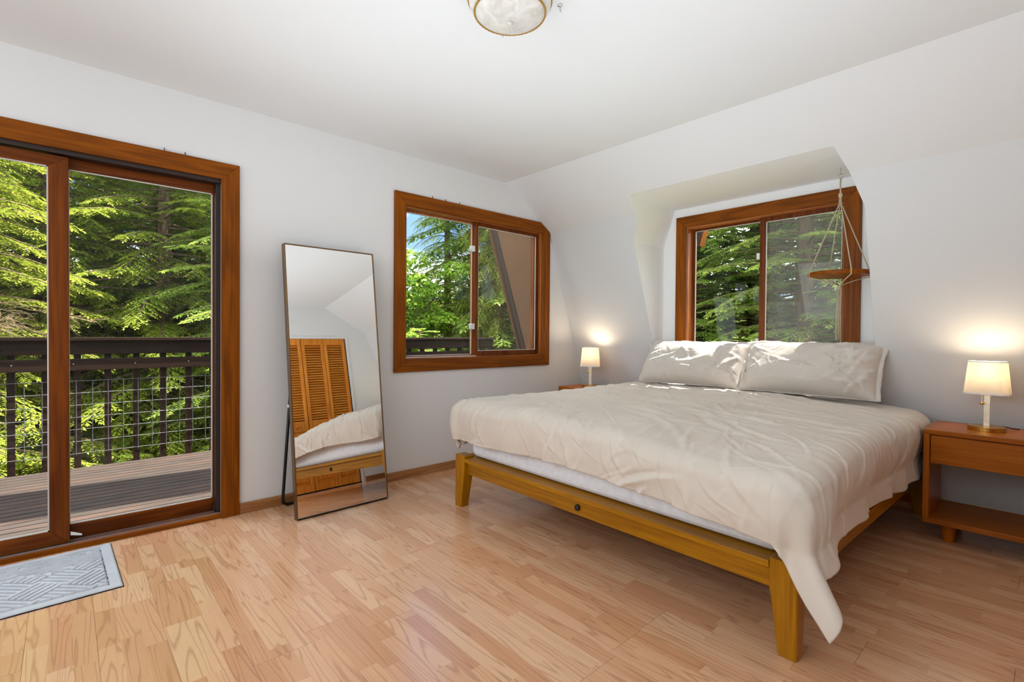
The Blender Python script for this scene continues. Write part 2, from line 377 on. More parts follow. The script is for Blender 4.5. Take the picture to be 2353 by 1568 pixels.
# wall behind the camera
mb = MB(); P = lambda pts: mb.ext([(XB, y, z) for y, z in pts], (-0.14, 0, 0))
P([(YC, 0), (0, 0), (0, ZC), (YC, ZC)])
struct(obj('wall_back', mb, M['wall']), 'plain white wall behind the camera', 'wall')

# steep wall below the knee, cut by the dormer
ns_ = Vector((ZK, 0, XF-XK)).normalized()*0.1; nh_ = Vector((ZC-ZK, 0, XK-XC)).normalized()*0.1
ZL = 0.5625
mb = MB(); P = lambda pts: mb.ext([(st(z), y, z) for y, z in pts], ns_)
P([(0, 0), (0, ZK), (yl(ZK), ZK), (yl(ZB), ZB), (yl(0), ZL), (yl(0), 0)])
P([(YC, 0), (yr(0), 0), (yr(0), ZL), (yr(ZB), ZB), (yr(ZK), ZK), (YC, ZK)])
P([(yl(0), 0), (yl(0), ZL), (yr(0), ZL), (yr(0), 0)])
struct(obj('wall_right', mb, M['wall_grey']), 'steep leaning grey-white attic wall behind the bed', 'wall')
mb = MB(); P = lambda pts: mb.ext([(sh(z), y, z) for y, z in pts], nh_)
P([(0, ZK), (0, ZC), (yl(ZD), ZC), (yl(ZD), ZD), (yl(ZK), ZK)])
P([(yl(ZD), ZD), (yl(ZD), ZC), (yr(ZD), ZC), (yr(ZD), ZD)])
P([(YC, ZK), (yr(ZK), ZK), (yr(ZD), ZD), (yr(ZD), ZC), (YC, ZC)])
kk = Vector((XK+0.001, 0, ZK+0.001)); cc_ = Vector((XC+0.0005, 0, ZC+0.001))
for a_, b_ in ((0, yl(ZK)), (yr(ZK), YC)): mb.ext([(p_.x, a_, p_.z) for p_ in (kk, kk+ns_, kk+nh_)], (0, b_-a_, 0))
mb.ext([(p_.x, 0, p_.z) for p_ in (cc_, cc_+nh_, cc_+Vector((0, 0, 0.1)))], (0, YC, 0))
struct(obj('ceiling_slope', mb, M['wall']), 'sloped white ceiling band above the dormer', 'ceiling')
# dormer
dorm = thing('dormer', 'white window dormer recess behind the bed', 'dormer', (XW, -1.8, 0), kind='structure')
def cheek(y, s):
    mb = MB(); E_ = (0, s*T, 0); e = -s*0.001; g = 0.002
    mb.ext([(st(ZL)+g, y(0)+e, ZL), (st(ZB)+g, y(0)+e, ZB), (XW, y(0)+e, ZB), (XW, y(0)+e, ZL)], E_)
    mb.ext([(st(ZB)+g, y(ZB)+e, ZB), (XK+g, y(ZK)+e, ZK), (sh(ZD)+g, y(ZD)+e, ZD), (XW, y(ZD)+e, ZD), (XW, y(ZB)+e, ZB)], E_)
    return mb
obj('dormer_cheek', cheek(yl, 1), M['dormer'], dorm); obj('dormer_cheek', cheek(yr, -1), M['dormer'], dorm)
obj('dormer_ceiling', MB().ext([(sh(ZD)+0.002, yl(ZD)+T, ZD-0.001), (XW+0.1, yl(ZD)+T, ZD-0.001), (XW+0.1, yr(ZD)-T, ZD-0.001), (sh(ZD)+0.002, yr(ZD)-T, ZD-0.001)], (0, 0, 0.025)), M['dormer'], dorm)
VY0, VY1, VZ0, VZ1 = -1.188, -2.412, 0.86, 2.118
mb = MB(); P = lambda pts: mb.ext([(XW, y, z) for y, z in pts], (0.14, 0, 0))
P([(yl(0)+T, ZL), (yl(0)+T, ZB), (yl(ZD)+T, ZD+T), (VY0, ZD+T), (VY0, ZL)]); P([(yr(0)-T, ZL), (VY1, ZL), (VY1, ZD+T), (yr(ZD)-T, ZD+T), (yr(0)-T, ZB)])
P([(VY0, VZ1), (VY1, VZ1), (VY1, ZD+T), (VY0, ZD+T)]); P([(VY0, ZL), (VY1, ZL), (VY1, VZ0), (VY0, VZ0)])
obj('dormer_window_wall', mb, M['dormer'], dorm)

# baseboards
BH = 0.068
struct(obj('baseboard_left', MB().box(-2.519, 0.985, -0.013, 0, 0, BH), M['base_x'], bev=0.003), 'pale wood baseboard under the gable wall', 'baseboard')
mb = MB().ext([(XF-0.002, 0, 0), (XF-0.018, 0, 0), (st(BH)-0.016, 0, BH), (st(BH)-0.001, 0, BH)], (0, YC, 0))
struct(obj('baseboard_right', mb, M['ns_y'], bev=0.003), 'reddish wood baseboard under the leaning wall', 'baseboard')
struct(obj('baseboard_near', MB().box(CX1+0.06, 0.985, YC, YC+0.013, 0, BH), M['base_x'], bev=0.003), 'wood baseboard beside the closet, seen in the mirror', 'baseboard')

# ------------------------------------------------------------------ sliding door
door = thing('door_1', 'wood framed sliding glass door opening to the deck', 'door', (-3.4, 0, 0), kind='structure')
CT = 0.02
def casing(parent, outer, inner, to3, dep, clip=None, mats='xxzz', names=('casing_board',)*4):
    """four mitred boards; outer / inner = (a0, a1, b0, b1); to3 maps (a, b) to a point"""
    a0, a1, b0, b1 = outer; c0, c1, d0, d1 = inner
    polys = [[(a0, b1), (a1, b1), (c1, d1), (c0, d1)], [(a0, b0), (c0, d0), (c1, d0), (a1, b0)], [(a0, b0), (a0, b1), (c0, d1), (c0, d0)], [(a1, b1), (a1, b0), (c1, d0), (c1, d1)]]
    if clip: polys = clip(polys)
    for p_, m_, n_ in zip(polys, mats, names):
        if p_: obj(n_, MB().ext([to3(*q) for q in p_], dep), M[m_], parent, bev=0.0015, seg=1)
ax_ = lambda y: (lambda a, b: (a, y, b))
# casing: head and two sides that stand on the floor
for poly, m_ in (([(-4.37, 2.176), (-2.5206, 2.176), (-2.6206, 2.077), (-4.27, 2.077)], 'trim_x'), ([(-2.5206, 0), (-2.6206, 0), (-2.6206, 2.077), (-2.5206, 2.176)], 'trim_z'), ([(-4.37, 0), (-4.37, 2.176), (-4.27, 2.077), (-4.27, 0)], 'trim_z')):
    obj('casing_board', MB().ext([(a, -CT, b) for a, b in poly], (0, CT, 0)), M[m_], door, bev=0.0015, seg=1)
obj('threshold', MB().box(-4.27, -2.622, -0.006, 0.16, 0.0, 0.026), M['trim_x'], door, bev=0.002)
obj('track', MB().box(-4.27, -2.622, 0.012, 0.022, 0.026, 0.033).box(-4.27, -2.622, 0.062, 0.070, 0.026, 0.034), M['track'], door)
obj('door_frame', MB().box(-4.27, -2.617, 0.0, 0.15, 2.054, 2.083).box(-2.642, -2.617, 0.03, 0.15, 0.026, 2.054).box(-4.268, -4.24, 0.0, 0.15, 0.026, 2.054), M['darkframe'], door)
def panel(x0, x1, z0, z1, y0, y1, wl, wr, wt, wb, name):
    p_ = thing(name, 'sash', None, ((x0+x1)/2, y0, z0)); del p_['label']
    p_.parent = door; p_.location = Vector(p_['base'])-Vector(door['base'])
    i = (x0+wl, x1-wr, z0+wb, z1-wt)
    casing(p_, (x0, x1, z0, z1), i, ax_(y0), (0, y1-y0, 0), mats=('sash_x', 'sash_x', 'sash_z', 'sash_z'), names=('rail', 'rail', 'stile', 'stile'))
    ym = (y0+y1)/2
    obj('glass', MB().box(i[0]-0.004, i[1]+0.004, ym-0.003, ym+0.003, i[2]-0.004, i[3]+0.004), M['glass'], p_)
    b = 0.006
    bead = MB().box(i[0], i[1], y0+0.004, ym-0.004, i[2], i[2]+b).box(i[0], i[0]+b, y0+0.004, ym-0.004, i[2], i[3]).box(i[1]-b, i[1], y0+0.004, ym-0.004, i[2], i[3]).box(i[0], i[1], y0+0.004, ym-0.004, i[3]-b, i[3])
    obj('glazing_bead', bead, M['bead'], p_)
    return p_
panel(-4.235, -3.311, 0.034, 2.048, 0.024, 0.058, 0.078, 0.078, 0.058, 0.075, 'sliding_panel')
panel(-3.386, -2.640, 0.032, 2.060, 0.072, 0.106, 0.072, 0.010, 0.060, 0.080, 'fixed_panel')
obj('foot_bolt', MB().ext([(-3.308, 0.03, 0.085), (-3.262, 0.03, 0.062), (-3.262, 0.03, 0.056), (-3.308, 0.03, 0.068)], (0, 0.012, 0)), M['white'], door)
obj('roller', MB().box(-2.655, -2.640, 0.035, 0.06, 0.05, 0.085), M['black'], door)
for x, z in ((-2.905, 2.176), (-2.805, 2.176)):
    obj('nail', MB().box(x-0.002, x+0.002, -0.010, -0.006, z, z+0.018), M['black'], door)

# ------------------------------------------------------------------ window one
win = thing('window_1', 'wood cased sliding window in the gable wall', 'window', (-0.6, 0, 0.84), kind='structure')
def clipA(polys):
    polys[0] = [(-1.453, 2.2435), (0.130, 2.2435), (0.207, 2.192), (0.161, 2.1435), (-1.353, 2.1435)]
    polys[3] = [(0.2635, 2.135), (0.2635, 0.8405), (0.161, 0.9405), (0.161, 2.1435), (0.207, 2.192), (0.2555, 2.161)]
    return polys
casing(win, (-1.453, 0.2635, 0.8405, 2.2435), (-1.353, 0.161, 0.9405, 2.1435), ax_(-CT), (0, CT, 0), clip=clipA, mats=('trim_x', 'trim_x', 'trim_z', 'trim_z'))
for q, m_ in (((WX0, WX1, 0, 0.15, WZ1-0.012, WZ1), 'jamb_x'), ((WX0, WX1, 0, 0.15, WZ0, WZ0+0.012), 'jamb_x'), ((WX0, WX0+0.012, 0, 0.15, WZ0+0.012, WZ1-0.012), 'jamb_z'), ((WX1-0.012, WX1, 0, 0.15, WZ0+0.012, WZ1-0.012), 'jamb_z')):
    obj('jamb', MB().box(*q), M[m_], win)
def sash(parent, to_box, a0, a1, b0, b1, d0, d1, wl, wr, wt, wb, mh, mv, name='sash', glassm='glass', screen=None, beadm='bead'):
    base = parent['base']
    mbh = MB().box(*to_box(a0, a1, d0, d1, b1-wt, b1)).box(*to_box(a0, a1, d0, d1, b0, b0+wb))
    mbh.box(*to_box(a0, a0+wl, d0, d1, b0+wb, b1-wt)).box(*to_box(a1-wr, a1, d0, d1, b0+wb, b1-wt))
    s_ = obj(name, mbh, M[mv], parent); s_['base'] = base
    i = (a0+wl, a1-wr, b0+wb, b1-wt); dm = (d0+d1)/2
    obj('glass', MB().box(*to_box(i[0], i[1], dm-0.003, dm+0.003, i[2], i[3])), M[glassm], s_)
    b = 0.006; e0, e1 = d0+0.004, dm-0.004
    mb_ = MB().box(*to_box(i[0], i[0]+b, e0, e1, i[2], i[3])).box(*to_box(i[1]-b, i[1], e0, e1, i[2], i[3])).box(*to_box(i[0], i[1], e0, e1, i[2], i[2]+b)).box(*to_box(i[0], i[1], e0, e1, i[3]-b, i[3]))
    obj('glazing_bead', mb_, M[beadm], s_)
    if screen: obj('insect_screen', MB().box(*to_box(i[0], i[1], d1+0.008, d1+0.009, i[2], i[3])), M[screen], s_)
    return s_
bx = lambda a0, a1, d0, d1, b0, b1: (a0, a1, d0, d1, b0, b1)
sash(win, bx, WX0+0.013, -0.600, WZ0+0.013, WZ1-0.013, 0.085, 0.120, 0.012, 0.03, 0.012, 0.012, 'jamb_x', 'jamb_z')
sash(win, bx, -0.628, WX1-0.013, WZ0+0.013, WZ1-0.013, 0.040, 0.075, 0.030, 0.030, 0.030, 0.044, 'sash_x', 'sash_z', screen='screen_thin')
for z in (1.90, 1.21): obj('sash_latch', MB().box(-0.662, -0.628, 0.045, 0.083, z-0.026, z+0.026).box(-0.675, -0.655, 0.05, 0.07, z-0.018, z+0.018), M['white'], win, bev=0.003)
obj('sill_track', MB().box(WX0+0.013, -0.63, 0.012, 0.08, WZ0+0.0122, WZ0+0.018), M['track'], win)
for x in (-1.11, -0.98, -0.84): obj('nail', MB().box(x-0.002, x+0.002, -0.010, -0.006, 2.2435, 2.262), M['black'], win)

# ------------------------------------------------------------------ window two (dormer)
win2 = thing('window_2', 'wood cased sliding window in the dormer behind the bed', 'window', (XW, -1.8, 0.78), kind='structure')
ay_ = lambda a, b: (XW-CT, a, b)
casing(win2, (-2.516, -1.090, 0.780, 2.2125), (-2.413, -1.187, 0.865, 2.1165), ay_, (CT, 0, 0), mats=('trim_y', 'trim_y', 'trim_z', 'trim_z'))
for q, m_ in (((XW, XW+0.14, VY1, VY0, VZ1-0.012, VZ1), 'jamb_y'), ((XW, XW+0.14, VY1, VY0, VZ0, VZ0+0.012), 'jamb_y'), ((XW, XW+0.14, VY0-0.012, VY0, VZ0+0.012, VZ1-0.012), 'jamb_z'), ((XW, XW+0.14, VY1, VY1+0.012, VZ0+0.012, VZ1-0.012), 'jamb_z')):
    obj('jamb', MB().box(*q), M[m_], win2)
by = lambda a0, a1, d0, d1, b0, b1: (XW+d0, XW+d1, a0, a1, b0, b1)
sash(win2, by, -1.835, VY0-0.013, VZ0+0.013, VZ1-0.013, 0.085, 0.115, 0.03, 0.022, 0.018, 0.03, 'sash_y', 'sash_z')
sash(win2, by, VY1+0.013, -1.805, VZ0+0.013, VZ1-0.013, 0.045, 0.078, 0.014, 0.045, 0.035, 0.035, 'sash_y', 'sash_z', screen='screen')
for z in (1.80, 1.10): obj('sash_latch', MB().box(XW+0.05, XW+0.085, -1.803, -1.776, z-0.025, z+0.025), M['white'], win2, bev=0.003)

# ------------------------------------------------------------------ closet bifold doors (seen in the mirror)
clo = thing('door_2', 'orange pine louvered bifold closet doors, seen in the mirror', 'door', (-0.7, YC, 0), kind='structure')
obj('closet_frame', MB().box(CX0-0.03, CX0, YC-0.1, YC+0.012, 0, CZ+0.02).box(CX1, CX1+0.03, YC-0.1, YC+0.012, 0, CZ+0.02).box(CX0, CX1, YC-0.1, YC+0.012, CZ-0.008, CZ+0.02), M['wall'], clo)
obj('closet_sill', MB().box(CX0, CX1, YC-0.11, YC, -0.06, 0.010), M['rail_x'], clo)
obj('closet_back', MB().box(CX0, CX1, YC-0.11, YC-0.1, 0, CZ), M['black'], clo)
pw = (CX1-CX0-0.02)/4
slat_m = MB().ext([(0, -0.013, 0.011), (0, -0.010, 0.017), (0, 0.013, -0.009), (0, 0.010, -0.015)], (pw-0.088, 0, 0)).mesh('slat'); slat_m.materials.append(M['pine_x'])
for i in range(4):
    x0 = CX0+0.005+i*pw+(0.004 if i > 1 else 0); x1 = x0+pw-0.006; y0, y1 = YC-0.034, YC-0.004
    fr = MB().box(x0, x0+0.042, y0, y1, 0.015, 2.075).box(x1-0.042, x1, y0, y1, 0.015, 2.075)
    for z0, z1 in ((0.015, 0.11), (0.42, 0.50), (0.80, 0.94), (1.985, 2.075)): fr.box(x0+0.042, x1-0.042, y0+0.002, y1-0.002, z0, z1)
    d = obj('door_panel', fr, M['pine_z'], clo, bev=0.002, seg=1); d['base'] = clo['base']
    obj('lower_panel', MB().box(x0+0.04, x1-0.04, y0+0.008, y1-0.012, 0.11, 0.42).box(x0+0.07, x1-0.07, y0+0.01, y1-0.004, 0.145, 0.385), M['pine_z'], d, bev=0.006)
    obj('lower_panel', MB().box(x0+0.04, x1-0.04, y0+0.008, y1-0.012, 0.50, 0.80).box(x0+0.07, x1-0.07, y0+0.01, y1-0.004, 0.535, 0.765), M['pine_z'], d, bev=0.006)
    for k in range(30):
        s_ = link('slat', slat_m, None, d, Vector((x0+0.041, (y0+y1)/2, 0.965+k*0.0345))-Vector(clo['base']))
    if i in (1, 2): obj('knob', MB().lathe([(0.008, 0), (0.008, 0.012), (0.018, 0.02), (0.018, 0.028), (0.010, 0.034), (0.0, 0.035)], 16), M['pine_z'], d, world=False, smooth=True, at=(Vector(((x0+x1)/2, y1-0.002, 0.87))-Vector(clo['base']), (-PI/2, 0, 0)))

# ------------------------------------------------------------------ deck and railing
deck = thing('deck', 'weathered grey-brown board deck outside the sliding door', 'deck', (-2, 1.3, -0.1), kind='structure')
bw = 0.098; ny = 24
bm_ = MB().box(-3.5, 3.5, 0.006, bw-0.007, -0.035, 0).mesh('deck_board'); bm_.materials.append(M['deck'])
for k in range(ny):
    o = link('deck_board', bm_, None, deck, Vector((-2.0, 0.165+k*bw, -0.10))-Vector(deck['base']))
obj('deck_joist', MB().box(-5.5, 1.5, 0.2, 0.24, -0.3, -0.136).box(-5.5, 1.5, 1.3, 1.34, -0.3, -0.136).box(-5.5, 1.5, 2.4, 2.44, -0.3, -0.136), M['rail_x'], deck)
RY = 2.53
rail = thing('deck_railing', 'dark stained deck railing with wire mesh infill', 'railing', (-2, RY, -0.1))
obj('rail_cap', MB().box(-5.5, 1.62, RY-0.10, RY+0.06, 1.055, 1.085), M['rail_x'], rail, bev=0.004)
obj('top_rail', MB().box(-5.5, 1.60, RY-0.055, RY-0.015, 0.93, 1.055), M['rail_x'], rail, bev=0.004)
obj('middle_rail', MB().box(-5.5, 1.60, RY-0.055, RY-0.015, 0.785, 0.890), M['rail_x'], rail, bev=0.004)
bal = MB().box(-0.024, 0.024, -0.014, 0.036, -0.25, 1.054).mesh('baluster'); bal.materials.append(M['rail_z'])
for k in range(33): link('baluster', bal, None, rail, Vector((-5.366+k*0.2125, RY, 0))-Vector(rail['base']))
wm = MB()
for k in range(7): wm.tube([(-5.5, RY-0.022, 0.690-k*0.1098), (1.5, RY-0.022, 0.690-k*0.1098)], 0.0024, 5)
for k in range(63): x = -5.48+k*0.1115; wm.tube([(x, RY-0.026, 0.02), (x, RY-0.026, 0.70)], 0.0022, 5)
obj('wire_mesh', wm, M['wire'], rail)
obj('screw', MB().lathe([(0.006, 0), (0.006, 0.002)], 8), M['chrome'], rail, world=False, at=(Vector((-2.83, RY-0.057, 0.84))-Vector(rail['base']), (PI/2, 0, 0)))
screw = bpy.data.objects['screw']
for x in (-3.27, -2.40, -3.66):
    s_ = screw.copy(); COL.objects.link(s_); s_.location = Vector((x, RY-0.057, 0.845))-Vector(rail['base'])

# roof overhang seen through window one, and the dormer eave seen through window two
roof = thing('roof_overhang', 'brown board underside of the steep roof overhang outside the gable window', 'roof overhang', (0.9, 0.5, 0), kind='structure')
so_ = lambda z, k=0.09: st(z)+k
obj('soffit', MB().ext([(so_(3.2), 0.16, 3.2), (so_(3.2), 0.86, 3.2), (so_(0.30), 0.86, 0.30), (so_(0.30), 0.16, 0.30)], tuple(ns_*0.4)), M['soffit'], roof)
obj('fascia', MB().ext([(so_(3.2, 0.045), 0.925, 3.2), (so_(3.2, 0.045), 0.955, 3.2), (so_(0.3, 0.045), 0.955, 0.3), (so_(0.3, 0.045), 0.925, 0.3)], tuple(ns_*1.6)), M['fascia'], roof)
obj('drip_strip', MB().ext([(so_(3.2, 0.075), 0.862, 3.2), (so_(3.2, 0.075), 0.923, 3.2), (so_(0.3, 0.075), 0.923, 0.3), (so_(0.3, 0.075), 0.862, 0.3)], tuple(ns_*1.0)), M['drip'], roof)
obj('eave_board', MB().box(so_(0.30)-0.02, so_(0.30)+0.10, 0.18, 0.95, 0.06, 0.295), M['jamb_y'], roof)
obj('added_roof_shade', MB().ext([(so_(3.2)-0.02, 0.2, 3.2), (-1.6, 0.2, 4.6), (-1.6, 0.955, 4.6), (so_(3.2)-0.02, 0.955, 3.2)], (0.05, 0, 0.1)), M['fascia'], roof)  # unseen piece of roof, added to shade the deck near the house
eave = thing('dormer_eave', 'dark brown eave end outside the dormer window', 'eave', (1.3, -1.0, 2.0), kind='structure')
obj('eave_side', MB().ext([(1.25, -0.80, 1.95), (1.25, -1.09, 2.02), (1.25, -1.165, 2.30), (1.25, -0.80, 2.30)], (0.06, 0, 0)), M['rail_y'], eave)
obj('eave_trim', MB().ext([(1.245, -1.09, 2.02), (1.245, -1.165, 2.30), (1.245, -1.172, 2.30), (1.245, -1.099, 2.012)], (0.07, 0, 0)), M['trim_z'], eave)

# ------------------------------------------------------------------ bed
BR_ = -0.0178                                             # the bed stands a degree off square
bed = thing('bed_frame', 'honey coloured wooden platform bed frame with tapered legs', 'bed', (-0.30, -1.825, 0), BR_)
# local axes: x towards the head, y towards the gable wall; the foot corner legs stand at x = -1.12
LX0, LX1, LY = -1.117, 1.135, 1.055
def leg(sx, sy, x, y):
    w0, w1, d0, d1, h = 0.098, 0.066, 0.085, 0.066, 0.343
    xs = (0, sx*d0) ; mb = MB()
    def ring(w_, d_, z, c=0.006):
        a0, a1 = x, x+sx*d_; b0, b1 = y, y-sy*w_
        return [(a0+sx*c, b0, z), (a1-sx*c, b0, z), (a1, b0-sy*c, z), (a1, b1+sy*c, z), (a1-sx*c, b1, z), (a0+sx*c, b1, z), (a0, b1+sy*c, z), (a0, b0-sy*c, z)]
    mb.loft([ring(w1, d1, 0), ring(w0*0.93, d0*0.97, 0.20), ring(w0, d0, 0.235), ring(w0, d0, h-0.004), ring(w0-0.004, d0-0.004, h)])
    return mb
for sx, x in ((1, LX0), (-1, LX1)):
    for sy in (1, -1): obj('leg', leg(sx, sy, x, sy*LY), M['bed_z'], bed, world=False, bev=0.002, seg=1)
obj('foot_ledge', MB().box(LX0+0.003, LX0+0.105, -LY+0.099, LY-0.099, 0.302, 0.328), M['bed_y'], bed, world=False, bev=0.003)
obj('foot_rail', MB().box(LX0+0.030, LX0+0.058, -LY+0.095, LY-0.095, 0.222, 0.302), M['bed_y'], bed, world=False, bev=0.002)
for sy in (1, -1):
    obj('side_ledge', MB().box(LX0+0.087, LX1-0.087, sy*(LY-0.003), sy*(LY-0.10), 0.302, 0.328), M['bed_x'], bed, world=False, bev=0.003)
    obj('side_rail', MB().box(LX0+0.085, LX1-0.085, sy*(LY-0.030), sy*(LY-0.058), 0.222, 0.302), M['bed_x'], bed, world=False, bev=0.002)
obj('head_rail', MB().box(LX1-0.058, LX1-0.030, -LY+0.095, LY-0.095, 0.222, 0.328), M['bed_y'], bed, world=False, bev=0.002)
sm = MB().box(-0.035, 0.035, -LY+0.08, LY-0.08, 0.285, 0.301).mesh('slat'); sm.materials.append(M['bed_y'])
for k in range(13): link('slat', sm, None, bed, (LX0+0.18+k*0.16, 0, 0))
k_ = obj('bolt_cap', MB().lathe([(0.016, 0), (0.016, 0.010), (0.013, 0.014), (0.0, 0.0142)], 18), M['black'], bed, world=False, smooth=True)
k_.location = (LX0+0.030, -0.010, 0.262); k_.rotation_euler = (0, -PI/2, 0); k_['label'] = 'round black bolt cap in the foot rail'

def noise1(seed, n=64):
    return np.random.RandomState(seed).uniform(-1, 1, (n, n))
def vnoise(x, y, seed, f):
    """smooth value noise"""
    g = noise1(seed); u, v = x*f, y*f; i, j = np.floor(u).astype(int), np.floor(v).astype(int); a, b = u-i, v-j
    a = a*a*(3-2*a); b = b*b*(3-2*b); q = lambda m, n: g[m % 64, n % 64]
    return (q(i, j)*(1-a)+q(i+1, j)*a)*(1-b)+(q(i, j+1)*(1-a)+q(i+1, j+1)*a)*b
def wrinkles(x, y, seed, n, box, ang, angs, ln, wd, amp):
    rs = np.random.RandomState(seed); out = np.zeros_like(x)
    for _ in range(n):
        cx, cy = rs.uniform(box[0], box[1]), rs.uniform(box[2], box[3]); a = ang+rs.normal(0, angs)
        L_, W_ = ln*rs.uniform(.5, 1.5), wd*rs.uniform(.6, 1.5); A_ = amp*rs.uniform(.3, 1)
        dx, dy = x-cx, y-cy; s_ = dx*np.cos(a)+dy*np.sin(a); q = -dx*np.sin(a)+dy*np.cos(a)+0.25*rs.uniform(-1, 1)*s_*s_/L_
        out += A_*np.exp(-(s_/L_)**2)*(np.exp(-(q/W_)**2)-0.6*np.exp(-((q-1.6*W_)/(1.3*W_))**2))
    return out
def grid_mesh(name, V, nu, nv, mat, parent=None, flip=False):
    idx = np.arange(nu*nv).reshape(nu, nv)
    F = np.stack([idx[:-1, :-1], idx[1:, :-1], idx[1:, 1:], idx[:-1, 1:]], -1).reshape(-1, 4)
    if flip: F = F[:, ::-1]
    me = quick_mesh(name, V, F, mat, smooth=True); return me
def quick_mesh(name, V, F, mat, smooth=False, col=None):
    V = np.ascontiguousarray(V, dtype=np.float32); F = np.ascontiguousarray(F, dtype=np.int32); k = F.shape[1]
    me = bpy.data.meshes.new(name); me.vertices.add(len(V)); me.vertices.foreach_set('co', V.ravel())
    me.loops.add(F.size); me.loops.foreach_set('vertex_index', F.ravel())
    me.polygons.add(len(F)); me.polygons.foreach_set('loop_start', np.arange(0, F.size, k, dtype=np.int32))
    if smooth: me.polygons.foreach_set('use_smooth', np.ones(len(F), dtype=bool))
    me.update(calc_edges=True)
    if col is not None:
        at = me.color_attributes.new('Col', 'FLOAT_COLOR', 'POINT'); c4 = np.ones((len(V), 4), np.float32); c4[:, :3] = col
        at.data.foreach_set('color', c4.ravel())
    me.materials.append(mat); return me

# mattress under its white sheet
ma = obj('mattress', MB().box(-1.350, 0.765, -2.80, -0.85, 0.330, 0.625), M['sheet'], bev=0.045, seg=4, origin=(-0.27, -1.825, 0.33))
tag(ma, 'thick mattress in a white fitted sheet on the wooden bed', 'mattress'); ma.rotation_euler = (0, 0, BR_)

